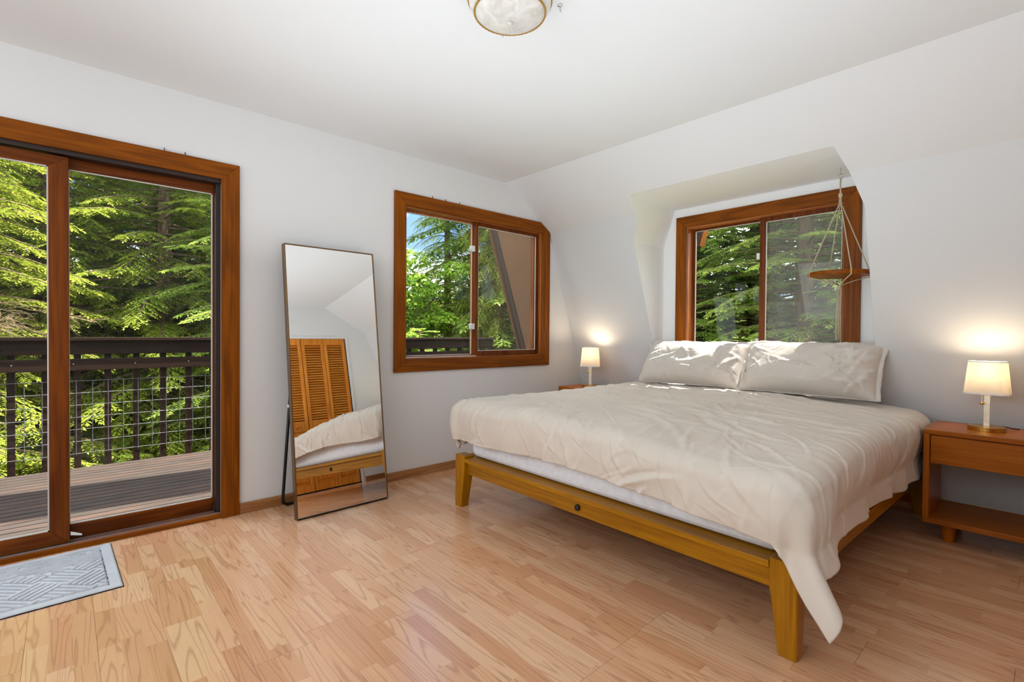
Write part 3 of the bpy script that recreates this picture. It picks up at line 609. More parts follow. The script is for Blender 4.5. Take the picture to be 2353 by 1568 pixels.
# duvet, draped over the mattress
def make_duvet():
    nu, nv = 420, 460
    x0, x1, y0, y1 = -1.352, 0.66, -2.80, -0.85         # edges of the supporting top
    ox, oR, oL = 0.318, 0.40, 0.34                     # overhang at the foot, right and left
    U = np.linspace(x0-ox, x1, nu)[:, None]+np.zeros((1, nv)); W_ = np.linspace(y0-oR, y1+oL, nv)[None, :]+np.zeros((nu, 1))
    # hem wanders a little; the foot's left end is pulled up short
    du = np.clip(x0-U, 0, None); dr = np.clip(y0-W_, 0, None); dl = np.clip(W_-y1, 0, None)
    du = du*(1+0.06*vnoise(W_, W_*0, 3, 2.2)-0.06*np.clip((W_+1.2)/0.5, 0, 1)-0.10*np.clip((-1.35-W_)/1.0, 0, 1))
    dr = dr*(1+0.05*vnoise(U, U*0, 4, 2.6)); dl = dl*(1+0.06*vnoise(U, U*0, 5, 2.0))
    dy = dr+dl; right = (W_ < -1.8)
    d = np.where(right, (du**1.65+dy**1.65)**(1/1.65), (du**5+dy**5)**0.2)
    nx = np.where(d > 1e-9, du/np.maximum(np.hypot(du, dy), 1e-9), 0); ny_ = np.where(d > 1e-9, (dr-dl)/np.maximum(np.hypot(du, dy), 1e-9), 0)
    r = 0.08; th = np.minimum(d/r, PI/2); drop = np.clip(d-r*PI/2, 0, None)
    out = r*np.sin(th); dz = r*(1-np.cos(th))+drop*0.985
    phi = np.arctan2(np.abs(ny_), nx)                  # 0 at the foot, pi/2 at the side
    corner = np.sin(2*np.clip(phi, 0, PI/2))*(drop > 0)
    # ripples in the hanging cloth
    hang = np.clip(drop/0.25, 0, 1.6)
    rip = (0.012*np.sin(W_*17+0.8*np.sin(W_*5))*nx+(0.009*np.sin(U*15+1.6*np.sin(U*4.3)+0.5)+0.008*vnoise(U, U*0+3, 51, 7))*np.abs(ny_))*hang
    rip += corner*hang*(0.012*np.sin(phi*7.0+0.6))
    rip += 0.010*hang*vnoise(U, W_, 8, 5)
    wq = np.clip((phi-math.radians(20))/math.radians(50), 0, 1); wq = wq*wq*(3-2*wq)*np.exp(-np.clip(U-x0, 0, None)/0.22)
    flare = drop*(0.10+0.24*wq+0.10*corner)
    bul = (0.022+0.018*(right & (dy > 0)))*np.sin(np.clip(d/0.30, 0, 1)*PI)       # the filling bulges over the edge
    left_roll = np.where(W_ > y1, 0.035*np.sin(np.clip(dl/0.33, 0, 1)*PI), 0)
    out = out+rip+bul+left_roll+np.where(right, flare, 0.0)
    X = np.maximum(U, x0); Y = np.clip(W_, y0, y1)
    px = X-nx*out; py = Y-ny_*out
    zt = 0.712+0.016*np.clip(1-((W_+1.82)/0.95)**2, 0, 1)+0.012*vnoise(U, W_, 11, 1.6)+0.007*vnoise(U, W_, 12, 3.4)
    zt -= 0.045*np.clip((-0.75-U)/0.6, 0, 1)**2*np.clip((-1.5-W_)/1.0, 0, 1)     # sags towards the near corner
    zt -= 0.02*np.clip((-2.2-W_)/0.6, 0, 1)
    pz = zt-dz
    # creases
    wr = wrinkles(U, W_, 21, 70, (-1.1, 0.5, -2.6, -0.9), 1.25, 0.35, 0.26, 0.017, 0.013)
    wr += wrinkles(U, W_, 22, 26, (-0.6, 0.2, -2.1, -1.1), 1.0, 0.5, 0.16, 0.013, 0.014)
    wr += wrinkles(U, W_, 23, 46, (-1.70, -1.2, -2.7, -0.8), 0.0, 0.45, 0.14, 0.013, 0.011)
    wr += wrinkles(U, W_, 24, 60, (-1.4, 0.5, -3.15, -2.6), 1.57, 0.7, 0.14, 0.013, 0.0045)
    wr += 0.0022*vnoise(U, W_, 31, 13)+0.0013*vnoise(U, W_, 32, 27)
    wr += wrinkles(U, W_, 25, 80, (-1.68, -1.05, -2.75, -0.75), 0.15, 0.6, 0.10, 0.0075, 0.006)
    wr += wrinkles(U, W_, 26, 60, (-0.9, 0.45, -2.5, -1.0), 1.2, 0.45, 0.13, 0.009, 0.007)
    wr += wrinkles(U, W_, 27, 50, (-1.3, 0.4, -3.15, -2.5), 1.57, 0.35, 0.11, 0.009, 0.006)
    for yy, ph in ((-1.77, 0.0), (-2.42, 0.4)):                  # long pressed fold lines running over the foot
        q = W_-yy-0.05*np.sin(U*2.2+ph); wr += 0.004*np.exp(-(q/0.006)**2)*np.clip((-0.95-U)/0.2, 0, 1)-0.003*np.exp(-((q-0.014)/0.008)**2)*np.clip((-0.95-U)/0.2, 0, 1)
    P_ = np.stack([px, py, pz], -1)
    gu = np.gradient(P_, axis=0); gv_ = np.gradient(P_, axis=1); n = np.cross(gu, gv_); n /= np.linalg.norm(n, axis=-1, keepdims=True)+1e-9
    P_ = P_+n*wr[..., None]
    P_[..., 2] = np.maximum(P_[..., 2], 0.05)
    # turn with the bed
    cx, cy = -0.30, -1.825; ca, sa = math.cos(BR_), math.sin(BR_)
    X, Y = P_[..., 0]-cx, P_[..., 1]-cy
    V = np.stack([X*ca-Y*sa, X*sa+Y*ca, P_[..., 2]-0.66], -1).reshape(-1, 3)
    me = grid_mesh('duvet', V, nu, nv, M['duvet'])
    o = link('duvet', me); o.location = (cx, cy, 0.66)
    m = o.modifiers.new('thickness', 'SOLIDIFY'); m.thickness = 0.020; m.offset = -1
    return tag(o, 'rumpled greige duvet draped over the bed, one corner hanging low', 'duvet')
make_duvet()

# pillows
def make_pillow(name, label, yc, half, seed, tilt, base=(0.47, 0.735), h=0.40, lean=0.55, thick=0.15):
    nu, nv = 130, 84
    u = np.linspace(-1, 1, nu)[:, None]+np.zeros((1, nv)); v = np.linspace(-1, 1, nv)[None, :]+np.zeros((nu, 1))
    prof = (np.clip(1-np.abs(u)**4.5, 0, 1)**0.6)*(np.clip(1-np.abs(v)**2.4, 0, 1)**0.5)
    pin = 1-0.10*(np.abs(u)**2)*(1-np.abs(v)**2)*0+0
    lw = half*(u*(1-0.045*(1-v**2)*np.abs(u)**4)); lh = h/2*(v*(1-0.05*(1-u**2)*np.abs(v)**4))
    rs = np.random.RandomState(seed)
    wr = wrinkles(u*half, v*h/2, seed, 26, (-half, half, -h/2, h/2), 0.3, 0.9, 0.10, 0.012, 0.013)*np.clip(prof*2, 0, 1)
    wr += wrinkles(u*half, v*h/2, seed+1, 14, (half*0.5, half, -h/2, h/2), 1.2, 0.5, 0.12, 0.014, 0.018)*np.clip(prof*2, 0, 1)
    wr += wrinkles(u*half, v*h/2, seed+2, 40, (-half, half, -h/2, h/2), 0.5, 1.2, 0.06, 0.006, 0.005)*np.clip(prof*2, 0, 1)
    th = thick*prof*(1+0.10*vnoise(u*half, v*h, seed, 6))
    sag = 0.05*(1-v)/2*0
    hd = Vector((math.sin(lean), 0, math.cos(lean))); nd = Vector((-math.cos(lean), 0, math.sin(lean)))
    wd = Vector((math.sin(tilt), -math.cos(tilt), 0))
    hd, nd, wd = np.array(hd), np.array(nd), np.array(wd)
    org = np.array((base[0], yc, base[1]))
    c = hd*(h/2)
    def surf(s_): return org*0+c+lw[..., None]*wd+lh[..., None]*hd+(s_*th+(wr if s_ > 0 else 0))[..., None]*nd
    Fv, Bv = surf(1.0), surf(-0.75)
    V = np.concatenate([Fv.reshape(-1, 3), Bv.reshape(-1, 3)])
    V[:, 2] = np.maximum(V[:, 2], 0.004)
    idx = np.arange(nu*nv).reshape(nu, nv); F1 = np.stack([idx[:-1, :-1], idx[1:, :-1], idx[1:, 1:], idx[:-1, 1:]], -1).reshape(-1, 4)
    me = quick_mesh(name, V, np.concatenate([F1, F1[:, ::-1]+nu*nv]), M['pillow'], True)
    o = link(name, me); o.location = org; tag(o, label, 'pillow', 'pillows leaning at the head of the bed')
    # flat sewn flange round the edge
    k = 60; ring = []
    for i in range(4*k):
        s_, q = divmod(i, k); a = -1+2*q/k
        ring.append(((a, -1), (1, a), (-a, 1), (-1, -a))[s_])
    ring = np.array(ring); R0, R1 = [], []
    for (a, b) in ring:
        cu = a*(1-0.045*(1-b*b)*abs(a)**4); cv = b*(1-0.05*(1-a*a)*abs(b)**4)
        f = 0.028; wv = 0.010*math.sin(9*a+5*b+seed)+0.006*math.sin(23*a-17*b)
        R0.append(c+half*cu*0.985*wd+h/2*cv*0.985*hd+0.002*nd)
        ou = half*cu+f*np.sign(a)*(abs(a) > 0.97); ov = h/2*cv+f*np.sign(b)*(abs(b) > 0.97)
        R1.append(c+ou*wd+ov*hd+wv*nd)
    R0, R1 = np.array(R0), np.array(R1); n_ = len(R0); R1[:, 2] = np.maximum(R1[:, 2], 0.006)
    R0[:, 2] = np.maximum(R0[:, 2], 0.006)
    V = np.concatenate([R0, R1]); i = np.arange(n_); F = np.stack([i, (i+1) % n_, (i+1) % n_+n_, i+n_], -1)
    fo = link('flange', quick_mesh('flange', V, F, M['pillow'], True), None, o)
    m = fo.modifiers.new('thickness', 'SOLIDIFY'); m.thickness = 0.005
    return o
make_pillow('pillow', 'greige pillow on the left, nearer the gable window', -1.385, 0.435, 5, 0.03)
make_pillow('pillow', 'greige pillow on the right, under the hanging wooden tray', -2.265, 0.425, 9, -0.02, base=(0.46, 0.735), h=0.41, thick=0.16)

# ------------------------------------------------------------------ nightstands
def nightstand(label, x0, x1, y0, y1, grp='wooden nightstands'):
    """front face at x0, y0 the side towards the gable wall"""
    n = thing('nightstand', label, 'nightstand', ((x0+x1)/2, (y0+y1)/2, 0), 0, grp)
    t_ = 0.028; zt, zb = 0.63, 0.104
    obj('top', MB().box(x0, x1, y1, y0, zt-t_, zt), M['ns_y'], n, bev=0.003)
    for a, b in ((y0-t_, y0), (y1, y1+t_)): obj('side_panel', MB().box(x0+0.001, x1-0.001, a, b, zb+t_, zt-t_), M['ns_z'], n, bev=0.002)
    obj('shelf', MB().box(x0, x1, y1, y0, zb, zb+t_), M['ns_y'], n, bev=0.003)
    d = obj('drawer', MB().box(x0+0.006, x0+0.024, y1+t_+0.003, y0-t_-0.003, 0.443, zt-t_-0.004).box(x0+0.024, x1-0.03, y1+t_+0.010, y0-t_-0.010, 0.456, 0.575), M['ns_y'], n, bev=0.0015)
    obj('drawer_runner', MB().box(x0+0.05, x0+0.30, y1+t_, y1+t_+0.03, 0.428, 0.4555), M['base_x'], n); obj('drawer_runner', MB().box(x0+0.05, x0+0.30, y0-t_-0.03, y0-t_, 0.428, 0.4555), M['base_x'], n)
    for a in (x0+0.085, x1-0.06):
        for b in (y0-0.105, y1+0.105):
            obj('leg', MB().lathe([(0.025, 0), (0.036, zb)], 20, (a, b, 0)), M['ns_z'], n, smooth=False, bev=0.002)
    return n
nightstand('wide wooden nightstand on the right, open shelf under one drawer', 0.262, 0.70, -2.952, -3.60)
nightstand('wooden nightstand in the far corner, mostly hidden by the bed', 0.305, 0.70, -0.110, -0.76)

# ------------------------------------------------------------------ table lamps
def table_lamp(label, x, y, rot, mirror=1):
    L = thing('table_lamp', label, 'lamp', (x, y, 0.63), rot, 'bedside lamps')
    obj('base', MB().lathe([(0.074, 0), (0.080, 0.001), (0.080, 0.022), (0.078, 0.024), (0.010, 0.0245)], 40), M['brass'], L, world=False, smooth=False)
    obj('pole', MB().box(-0.006, 0.006, -0.0135, 0.0135, 0.0245, 0.215), M['brushed'], L, world=False, bev=0.001, seg=1)
    obj('socket', MB().lathe([(0.014, 0.215), (0.016, 0.22), (0.016, 0.265), (0.012, 0.27)], 16), M['brass'], L, world=False)
    ch = obj('pull_chain', MB().tube([(-0.018, 0.018*mirror, 0.235), (-0.018, 0.018*mirror, 0.155)], 0.0022, 6), M['brushed'], L, world=False)
    obj('pull_knob', MB().lathe([(0.003, 0.142), (0.009, 0.146), (0.010, 0.150), (0.007, 0.155), (0.002, 0.157)], 12, (-0.018, 0.018*mirror, 0)), M['brass'], ch, world=False, smooth=True)
    # shade: wide, shallow box with cut corners
    def ring(hw, hd, z, c=0.022): return [(-hd, -hw+c, z), (-hd, hw-c, z), (-hd+c, hw, z), (hd-c, hw, z), (hd, hw-c, z), (hd, -hw+c, z), (hd-c, -hw, z), (-hd+c, -hw, z)]
    sh_ = MB().loft([ring(0.094, 0.062, 0.203), ring(0.078, 0.050, 0.385)], cap=False)
    s_ = obj('shade', sh_, M['shade'], L, world=False); m = s_.modifiers.new('thickness', 'SOLIDIFY'); m.thickness = 0.002; m.offset = -1
    for a_, b_, c_, d_, e_, f_ in ((0.0948, 0.0628, 0.202, 0.0943, 0.0623, 0.209), (0.0786, 0.0506, 0.380, 0.0782, 0.0502, 0.386)):
        h_ = obj('shade_hem', MB().loft([ring(a_, b_, c_), ring(d_, e_, f_)], cap=False), M['white'], s_, world=False); m = h_.modifiers.new('thickness', 'SOLIDIFY'); m.thickness = 0.0015; m.offset = 1
    obj('bulb', MB().lathe([(0.010, 0.268), (0.013, 0.278), (0.024, 0.300), (0.027, 0.316), (0.022, 0.332), (0.010, 0.341), (0.001, 0.343)], 20), M['bulb'], L, world=False, smooth=True)
    pl = bpy.data.lights.new('lamp_light', 'POINT'); pl.energy = WARM; pl.color = (1.0, 0.80, 0.55); pl.shadow_soft_size = 0.028
    po = bpy.data.objects.new('lamp_light', pl); COL.objects.link(po); po.parent = L; po.location = (0, 0, 0.352)
    obj('cord', MB().tube([(0.07, -0.02, 0.012), (0.10, -0.05, 0.018), (0.125, -0.09, 0.008), (0.15, -0.11, 0.004)], 0.003, 6), M['black'], L, world=False)
    return L
table_lamp('lit brass table lamp with white shade on the right nightstand', 0.485, -3.195, -0.10)
table_lamp('lit brass table lamp with white shade in the far corner', 0.49, -0.360, 0.60, 1)

# ------------------------------------------------------------------ floor mirror
A_ = Vector((-2.290, -0.368, 0.0)); B_ = Vector((-1.674, -0.351, 0.0)); Tp = Vector((-2.290, -0.133, 1.712))
ex = (B_-A_).normalized(); ez = (Tp-A_); ez = (ez-ex*ez.dot(ex)).normalized(); ey = ez.cross(ex)
MW, MH = (B_-A_).length, (Tp-A_).length
mir = thing('floor_mirror', 'tall leaning floor mirror in a thin bronze frame', 'mirror', A_)
mir.matrix_world = Matrix(((ex.x, ey.x, ez.x, A_.x), (ex.y, ey.y, ez.y, A_.y), (ex.z, ey.z, ez.z, A_.z+0.004), (0, 0, 0, 1)))
fr = 0.008
obj('mirror_glass', MB().box(fr-0.002, MW-fr+0.002, 0.004, 0.008, fr-0.002, MH-fr+0.002), M['mirror'], mir, world=False)
obj('backing', MB().box(fr, MW-fr, 0.010, 0.026, fr, MH-fr), M['black'], mir, world=False)
for q, m_ in (((0, fr, 0, 0.044, 0, MH), 'bronze'), ((MW-fr, MW, 0, 0.044, 0, MH), 'bronze'), ((fr, MW-fr, 0, 0.044, MH-fr, MH), 'bronze'), ((fr, MW-fr, 0, 0.044, 0, fr), 'black')):
    obj('frame', MB().box(*q), M[m_], mir, world=False, bev=0.001, seg=1)
# U-shaped stand hinged at the back, resting on the floor by the baseboard
inv = mir.matrix_world.inverted()
def sp_(x, y, z): return inv @ Vector((x, y, z))
pts = [(-2.275, -0.215, 0.86), (-2.275, -0.060, 0.075), (-2.272, -0.050, 0.028), (-2.250, -0.046, 0.012), (-1.72, -0.040, 0.012), (-1.698, -0.044, 0.028), (-1.695, -0.054, 0.075), (-1.695, -0.209, 0.86)]
obj('stand', MB().tube([sp_(*q) for q in pts], 0.0095, 10), M['black'], mir, world=False, smooth=True)
obj('stand_sleeve', MB().tube([sp_(-2.275, -0.181, 0.690), sp_(-2.275, -0.177, 0.672)], 0.012, 10), M['white'], mir, world=False)

# ------------------------------------------------------------------ door mat
def make_mat():
    x0, x1, y0, y1 = -4.05, -3.150, -0.652, -0.042; nu, nv = 420, 280
    X = np.linspace(x0, x1, nu)[:, None]+np.zeros((1, nv)); Y = np.linspace(y0, y1, nv)[None, :]+np.zeros((nu, 1))
    Hh = np.full_like(X, 0.008)
    bd = np.minimum(np.minimum(x1-X, X-x0), np.minimum(y1-Y, Y-y0))
    groove = np.abs(bd-0.045) < 0.004
    inner = bd > 0.05
    # upper band of short dashes, lower band of diagonal bars that change direction from block to block
    zig = -0.33+0.075*np.abs(((X*2.6+0.3) % 1)*2-1)
    low = inner & (Y < zig)
    a, b = (X+Y)*0.7071, (X-Y)*0.7071; cell = (np.floor(a/0.135)+np.floor(b/0.135)).astype(int) % 2
    bars = np.where(cell == 0, ((a/0.027) % 1) < 0.62, ((b/0.027) % 1) < 0.62)
    Hh = np.where(low, 0.003+0.009*bars, Hh)
    rsn = vnoise(X, Y, 41, 60); dash = (((Y/0.011)+0.4*rsn) % 1 < 0.55) & (vnoise(X*0.6, Y, 42, 55) > -0.45)
    Hh = np.where(inner & ~low, 0.005+0.006*dash, Hh); Hh = np.where(groove, 0.002, Hh)
    edge = np.minimum(bd, 0.006)/0.006; Hh = Hh*(0.4+0.6*edge)+0.0006*vnoise(X, Y, 43, 90)
    V = np.stack([X, Y, Hh], -1); cx, cy = (x0+x1)/2, (y0+y1)/2; a = math.radians(-0.6)
    V = (V-np.array((x1, y1, 0))).reshape(-1, 3)
    o = link('door_mat', grid_mesh('door_mat', V, nu, nv, M['mat'])); o.location = (x1, y1, 0.0015); o.rotation_euler = (0, 0, math.radians(1.2))
    tag(o, 'grey ribbed door mat on the floor before the sliding door', 'mat')
    e_ = obj('rubber_edge', MB().box(x0-x1-0.003, 0.003, y0-y1-0.003, 0.003, 0.0, 0.002), M['black'], o, world=False)
    return o
make_mat()

# ------------------------------------------------------------------ ceiling lamp and hooks
cl = thing('ceiling_lamp', 'round alabaster glass ceiling lamp with gilt rope rings', 'lamp', (-1.994, -1.948, ZC))
dome = [(0.150, -0.030), (0.168, -0.046), (0.166, -0.054)]
for k in range(1, 15):
    a = k/14; dome.append((0.166*math.cos(a*PI/2*0.97), -0.054-0.078*math.sin(a*PI/2)))
obj('pan', MB().lathe([(0.12, 0), (0.152, -0.004), (0.152, -0.034)], 48), M['white'], cl, world=False, smooth=True)
obj('glass_dome', MB().lathe(dome, 64), M['alabaster'], cl, world=False, smooth=True)
def rope_ring(name, r, z, rt):
    pts = [(r*math.cos(2*PI*i/96), r*math.sin(2*PI*i/96), z) for i in range(97)]
    mb = MB(); rr = [rt*(1.0 if i % 2 else 0.72) for i in range(97)]
    mb.tube(pts, rr, 6, False); obj(name, mb, M['gilt'], cl, world=False)
M['gilt'] = plain('antique_gilt', S(176, 132, 52), 0.4, 0.5)
rope_ring('gilt_ring', 0.168, -0.050, 0.0045); rope_ring('gilt_ring', 0.143, -0.096, 0.0050)
obj('finial', MB().lathe([(0.012, -0.130), (0.012, -0.138), (0.006, -0.142), (0.001, -0.1425)], 16), M['alabaster'], cl, world=False, smooth=True)
def hook(x, y, label):
    h = thing('ceiling_hook', label, 'hook', (x, y, ZC), 0.6, 'small hooks in the ceiling')
    obj('plate', MB().lathe([(0.009, 0), (0.009, -0.004), (0.003, -0.006)], 14), M['chrome'], h, world=False)
    obj('hook_wire', MB().tube([(0, 0, -0.004)]+[(0.008-0.008*math.cos(a), 0, -0.014-0.008*math.sin(a)) for a in (0, .7, 1.4, 2.1, 2.8, 3.6)], 0.0022, 7), M['chrome'], h, world=False, smooth=True)
hook(-1.778, -2.022, 'small chrome hook in the ceiling right of the lamp'); hook(-1.84, -1.72, 'small chrome hook in the ceiling below the lamp rim')

# ------------------------------------------------------------------ hanging tray
HX, HY = 0.555, -2.450
hang = thing('hanging_tray', 'round wooden tray hung on jute cords before the dormer window', 'plant hanger', (HX, HY, ZD))
obj('ceiling_hook', MB().tube([(0, 0, 0), (0.002, 0.002, -0.02), (-0.004, 0.0, -0.034), (0.004, 0, -0.044), (0.010, 0, -0.038)], 0.002, 7), M['chrome'], hang, world=False, smooth=True)
obj('ring', MB().tube([(0.017*math.sin(a)*0.7, -0.017*math.sin(a)*0.7, -0.058-0.017*math.cos(a)) for a in [2*PI*i/24 for i in range(25)]], 0.0022, 7, False), M['chrome'], hang, world=False, smooth=True)
TZ, TR = -0.735, 0.183
obj('tray', MB().lathe([(0.001, TZ), (TR-0.006, TZ), (TR-0.001, TZ+0.004), (TR, TZ+0.009), (TR, TZ+0.026), (TR-0.002, TZ+0.029), (TR-0.010, TZ+0.029), (TR-0.013, TZ+0.014), (0.001, TZ+0.012)], 64), M['trim_x'], hang, world=False, bev=0.001, seg=1)
for i in range(2): obj('cord', MB().tube([(0.004*(2*i-1), 0, -0.074), (0.005*(2*i-1), 0.002, -0.12), (-0.004*(2*i-1), 0, -0.16), (0.004*(2*i-1), 0, -0.20), (0, 0, -0.235)], 0.0042, 7), M['rope'], hang, world=False, smooth=True)
obj('knot', MB().lathe([(0.004, -0.168), (0.011, -0.176), (0.013, -0.188), (0.010, -0.200), (0.005, -0.208)], 14), M['rope'], hang, world=False, smooth=True)
for k in range(4):
    a = math.radians(35+90*k); c_, s_ = math.cos(a), math.sin(a)
    obj('cord', MB().tube([(0.004*c_, 0.004*s_, -0.205), (0.008*c_, 0.008*s_, -0.25), (TR*1.006*c_, TR*1.006*s_, TZ+0.030), (TR*1.008*c_, TR*1.008*s_, TZ-0.004), (TR*0.5*c_, TR*0.5*s_, TZ-0.030), (0.008*c_, 0.008*s_, TZ-0.062), (0.006*c_, 0.006*s_, TZ-0.08)], 0.0036, 6), M['rope'], hang, world=False, smooth=True)
obj('knot', MB().lathe([(0.004, TZ-0.056), (0.012, TZ-0.064), (0.014, TZ-0.074), (0.010, TZ-0.086), (0.005, TZ-0.092)], 14), M['rope'], hang, world=False, smooth=True)
random.seed(7)
for k in range(7):
    a = 2*PI*k/7; r = 0.006; e_ = 0.011+0.005*random.random(); l_ = 0.33+0.05*random.random()
    obj('tassel_strand', MB().tube([(r*math.cos(a), r*math.sin(a), TZ-0.08), (e_*math.cos(a), e_*math.sin(a), TZ-0.08-l_*0.5), (e_*1.1*math.cos(a), e_*1.1*math.sin(a), TZ-0.08-l_)], 0.0034, 6), M['rope'], hang, world=False, smooth=True)

# ------------------------------------------------------------------ forest
gz = -3.2
gm = MB()
nx_, ny_ = 40, 40
GV = []; GF = []
for i in range(nx_):
    for j in range(ny_):
        x, y = -50+i*3.4, -40+j*3.4; d = max(0, math.hypot(x+1, y)-13)
        GV.append((x, y, gz+min(0.03*d**1.35+0.22*max(0,d-8), 7.5)+0.25*math.sin(x*0.7)*math.cos(y*0.6)))
for i in range(nx_-1):
    for j in range(ny_-1): a = i*ny_+j; GF.append((a, a+ny_, a+ny_+1, a+1))
go = obj('ground', gm.add(GV, GF), M['ground'], smooth=True); struct(go, 'mossy forest ground sloping up beyond the house', 'ground')
zg = lambda x, y: gz+0.03*max(0, math.hypot(x+1, y)-13)**1.35

def conifer(name, seed, H, rmax, nb, u0, tsp, nl, ll, lw, rise, droop, hang_, cA, cB, tmin=0.18, pw=0.75, twl=0.42, sidez=0.10):
    rs = np.random.RandomState(seed)
    u = u0+(0.985-u0)*((np.arange(nb)+rs.rand(nb))/nb); L = rmax*(1-u)**pw*rs.uniform(.65, 1.12, nb)+0.12
    az = np.arange(nb)*2.39996+rs.uniform(-.5, .5, nb); ri = rise+rs.uniform(-.12, .12, nb); dr = droop*rs.uniform(.7, 1.4, nb)
    nt_ = np.maximum(5, (L/tsp).astype(int)); bi = np.repeat(np.arange(nb), nt_); k = np.concatenate([np.arange(q) for q in nt_]); T_ = nt_[bi]
    t_ = tmin+(1-tmin)*(k+rs.uniform(-.2, .2, len(k))+0.8)/T_; t_ = np.clip(t_, tmin, 1)
    hx, hy = np.cos(az[bi]), np.sin(az[bi]); Lb = L[bi]
    P_ = np.stack([hx*Lb*t_, hy*Lb*t_, u[bi]*H+Lb*(ri[bi]*t_-dr[bi]*t_*t_)], -1)
    side = np.where(k % 2 == 0, 1., -1.); ang = side*np.radians(rs.uniform(35, 72, len(k)))*np.where(k == T_-1, 0.1, 1)
    tx, ty = hx*np.cos(ang)-hy*np.sin(ang), hx*np.sin(ang)+hy*np.cos(ang); slope = ri[bi]-2*dr[bi]*t_
    D = np.stack([tx, ty, slope*0.7-hang_*rs.uniform(.3, 1, len(k))], -1); D /= np.linalg.norm(D, axis=1, keepdims=True)
    tl_ = np.minimum(twl, 0.5*Lb)*(1.05-t_)**0.5*rs.uniform(.6, 1.1, len(k))+0.10
    n2 = len(k); ti = np.repeat(np.arange(n2), nl); j = np.tile(np.arange(nl), n2); s_ = (j+0.6)/nl
    Q = P_[ti]+D[ti]*(tl_[ti]*s_)[:, None]; Q[:, 2] -= hang_*0.5*tl_[ti]*s_**2
    up = np.array([0, 0, 1.])+rs.normal(0, sidez, (len(ti), 3)); side_v = np.cross(D[ti], up); side_v /= np.linalg.norm(side_v, axis=1, keepdims=True)+1e-9
    ls = np.where(j % 2 == 0, 1., -1.)*np.where(j == nl-1, 0.1, 1); an = np.radians(rs.uniform(35, 62, len(ti)))
    E = D[ti]*np.cos(an)[:, None]+side_v*(np.sin(an)*ls)[:, None]; E[:, 2] += rs.normal(0, .16, len(ti)); E /= np.linalg.norm(E, axis=1, keepdims=True)
    le = ll*(1.15-0.55*s_)*rs.uniform(.75, 1.25, len(ti)); Wv = np.cross(E, up); Wv /= np.linalg.norm(Wv, axis=1, keepdims=True)+1e-9
    Wv *= (lw*rs.uniform(.8, 1.2, len(ti)))[:, None]
    m_ = len(ti); V = np.empty((m_, 4, 3)); V[:, 0] = Q; V[:, 1] = Q+E*(le*0.45)[:, None]+Wv*0.5; V[:, 2] = Q+E*le[:, None]; V[:, 3] = Q+E*(le*0.45)[:, None]-Wv*0.5
    V[:, 2, 2] -= 0.10*le
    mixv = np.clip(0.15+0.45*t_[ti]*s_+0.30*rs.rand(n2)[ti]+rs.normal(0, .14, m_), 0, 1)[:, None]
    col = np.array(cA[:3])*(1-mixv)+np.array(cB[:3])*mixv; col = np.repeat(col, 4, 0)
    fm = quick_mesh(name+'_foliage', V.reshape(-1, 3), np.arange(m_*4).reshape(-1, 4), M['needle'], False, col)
    tm = MB(); tm.tube([(0.05*math.sin(q*2+seed), 0.05*math.cos(q*3+seed), q*H) for q in np.linspace(0, 0.98, 12)], [0.018*H*(1-q)**0.8+0.008 for q in np.linspace(0, 0.98, 12)], 9)
    for b in range(nb):
        tt = (0, .35, .7, 1.0); tm.tube([(math.cos(az[b])*L[b]*q, math.sin(az[b])*L[b]*q, u[b]*H+L[b]*(ri[b]*q-dr[b]*q*q)) for q in tt], [0.004+0.010*L[b]*(1-q)+0.003 for q in tt], 4, False)
    return fm, tm.mesh(name+'_trunk', True)
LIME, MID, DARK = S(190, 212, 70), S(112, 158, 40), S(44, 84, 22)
def C(r, g, b): return S(r, g, b)
protos = {}
def proto(key, *a, **k):
    f, tmesh = conifer(key, *a, **k); tmesh.materials.append(M['bark']); protos[key] = (f, tmesh)
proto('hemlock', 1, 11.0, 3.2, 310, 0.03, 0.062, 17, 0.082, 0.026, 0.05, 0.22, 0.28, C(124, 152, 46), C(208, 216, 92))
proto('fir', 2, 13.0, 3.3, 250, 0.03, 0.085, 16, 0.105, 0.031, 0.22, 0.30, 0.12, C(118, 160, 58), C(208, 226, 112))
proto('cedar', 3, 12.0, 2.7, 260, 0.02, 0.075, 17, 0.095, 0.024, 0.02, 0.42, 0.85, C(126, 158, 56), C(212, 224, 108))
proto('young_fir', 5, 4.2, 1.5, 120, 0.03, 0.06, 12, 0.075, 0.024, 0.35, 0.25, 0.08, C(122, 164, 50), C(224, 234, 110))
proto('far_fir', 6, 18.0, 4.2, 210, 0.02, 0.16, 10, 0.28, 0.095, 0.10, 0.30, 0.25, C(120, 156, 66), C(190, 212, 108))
def tree(key, label, x, y, s=1.0, rz=0.0, group=None, dz=0.0, name=None):
    f, tmesh = protos[key]
    r = thing(name or {'hemlock': 'hemlock_tree', 'fir': 'fir_tree', 'cedar': 'cedar_tree', 'young_fir': 'young_fir', 'far_fir': 'fir_tree'}[key], label, 'tree', (x, y, zg(x, y)+dz-0.05), rz, group)
    r.scale = (s, s, s)
    a = link('foliage', f, None, r); a['kind'] = 'stuff'; link('trunk', tmesh, None, r)
    return r
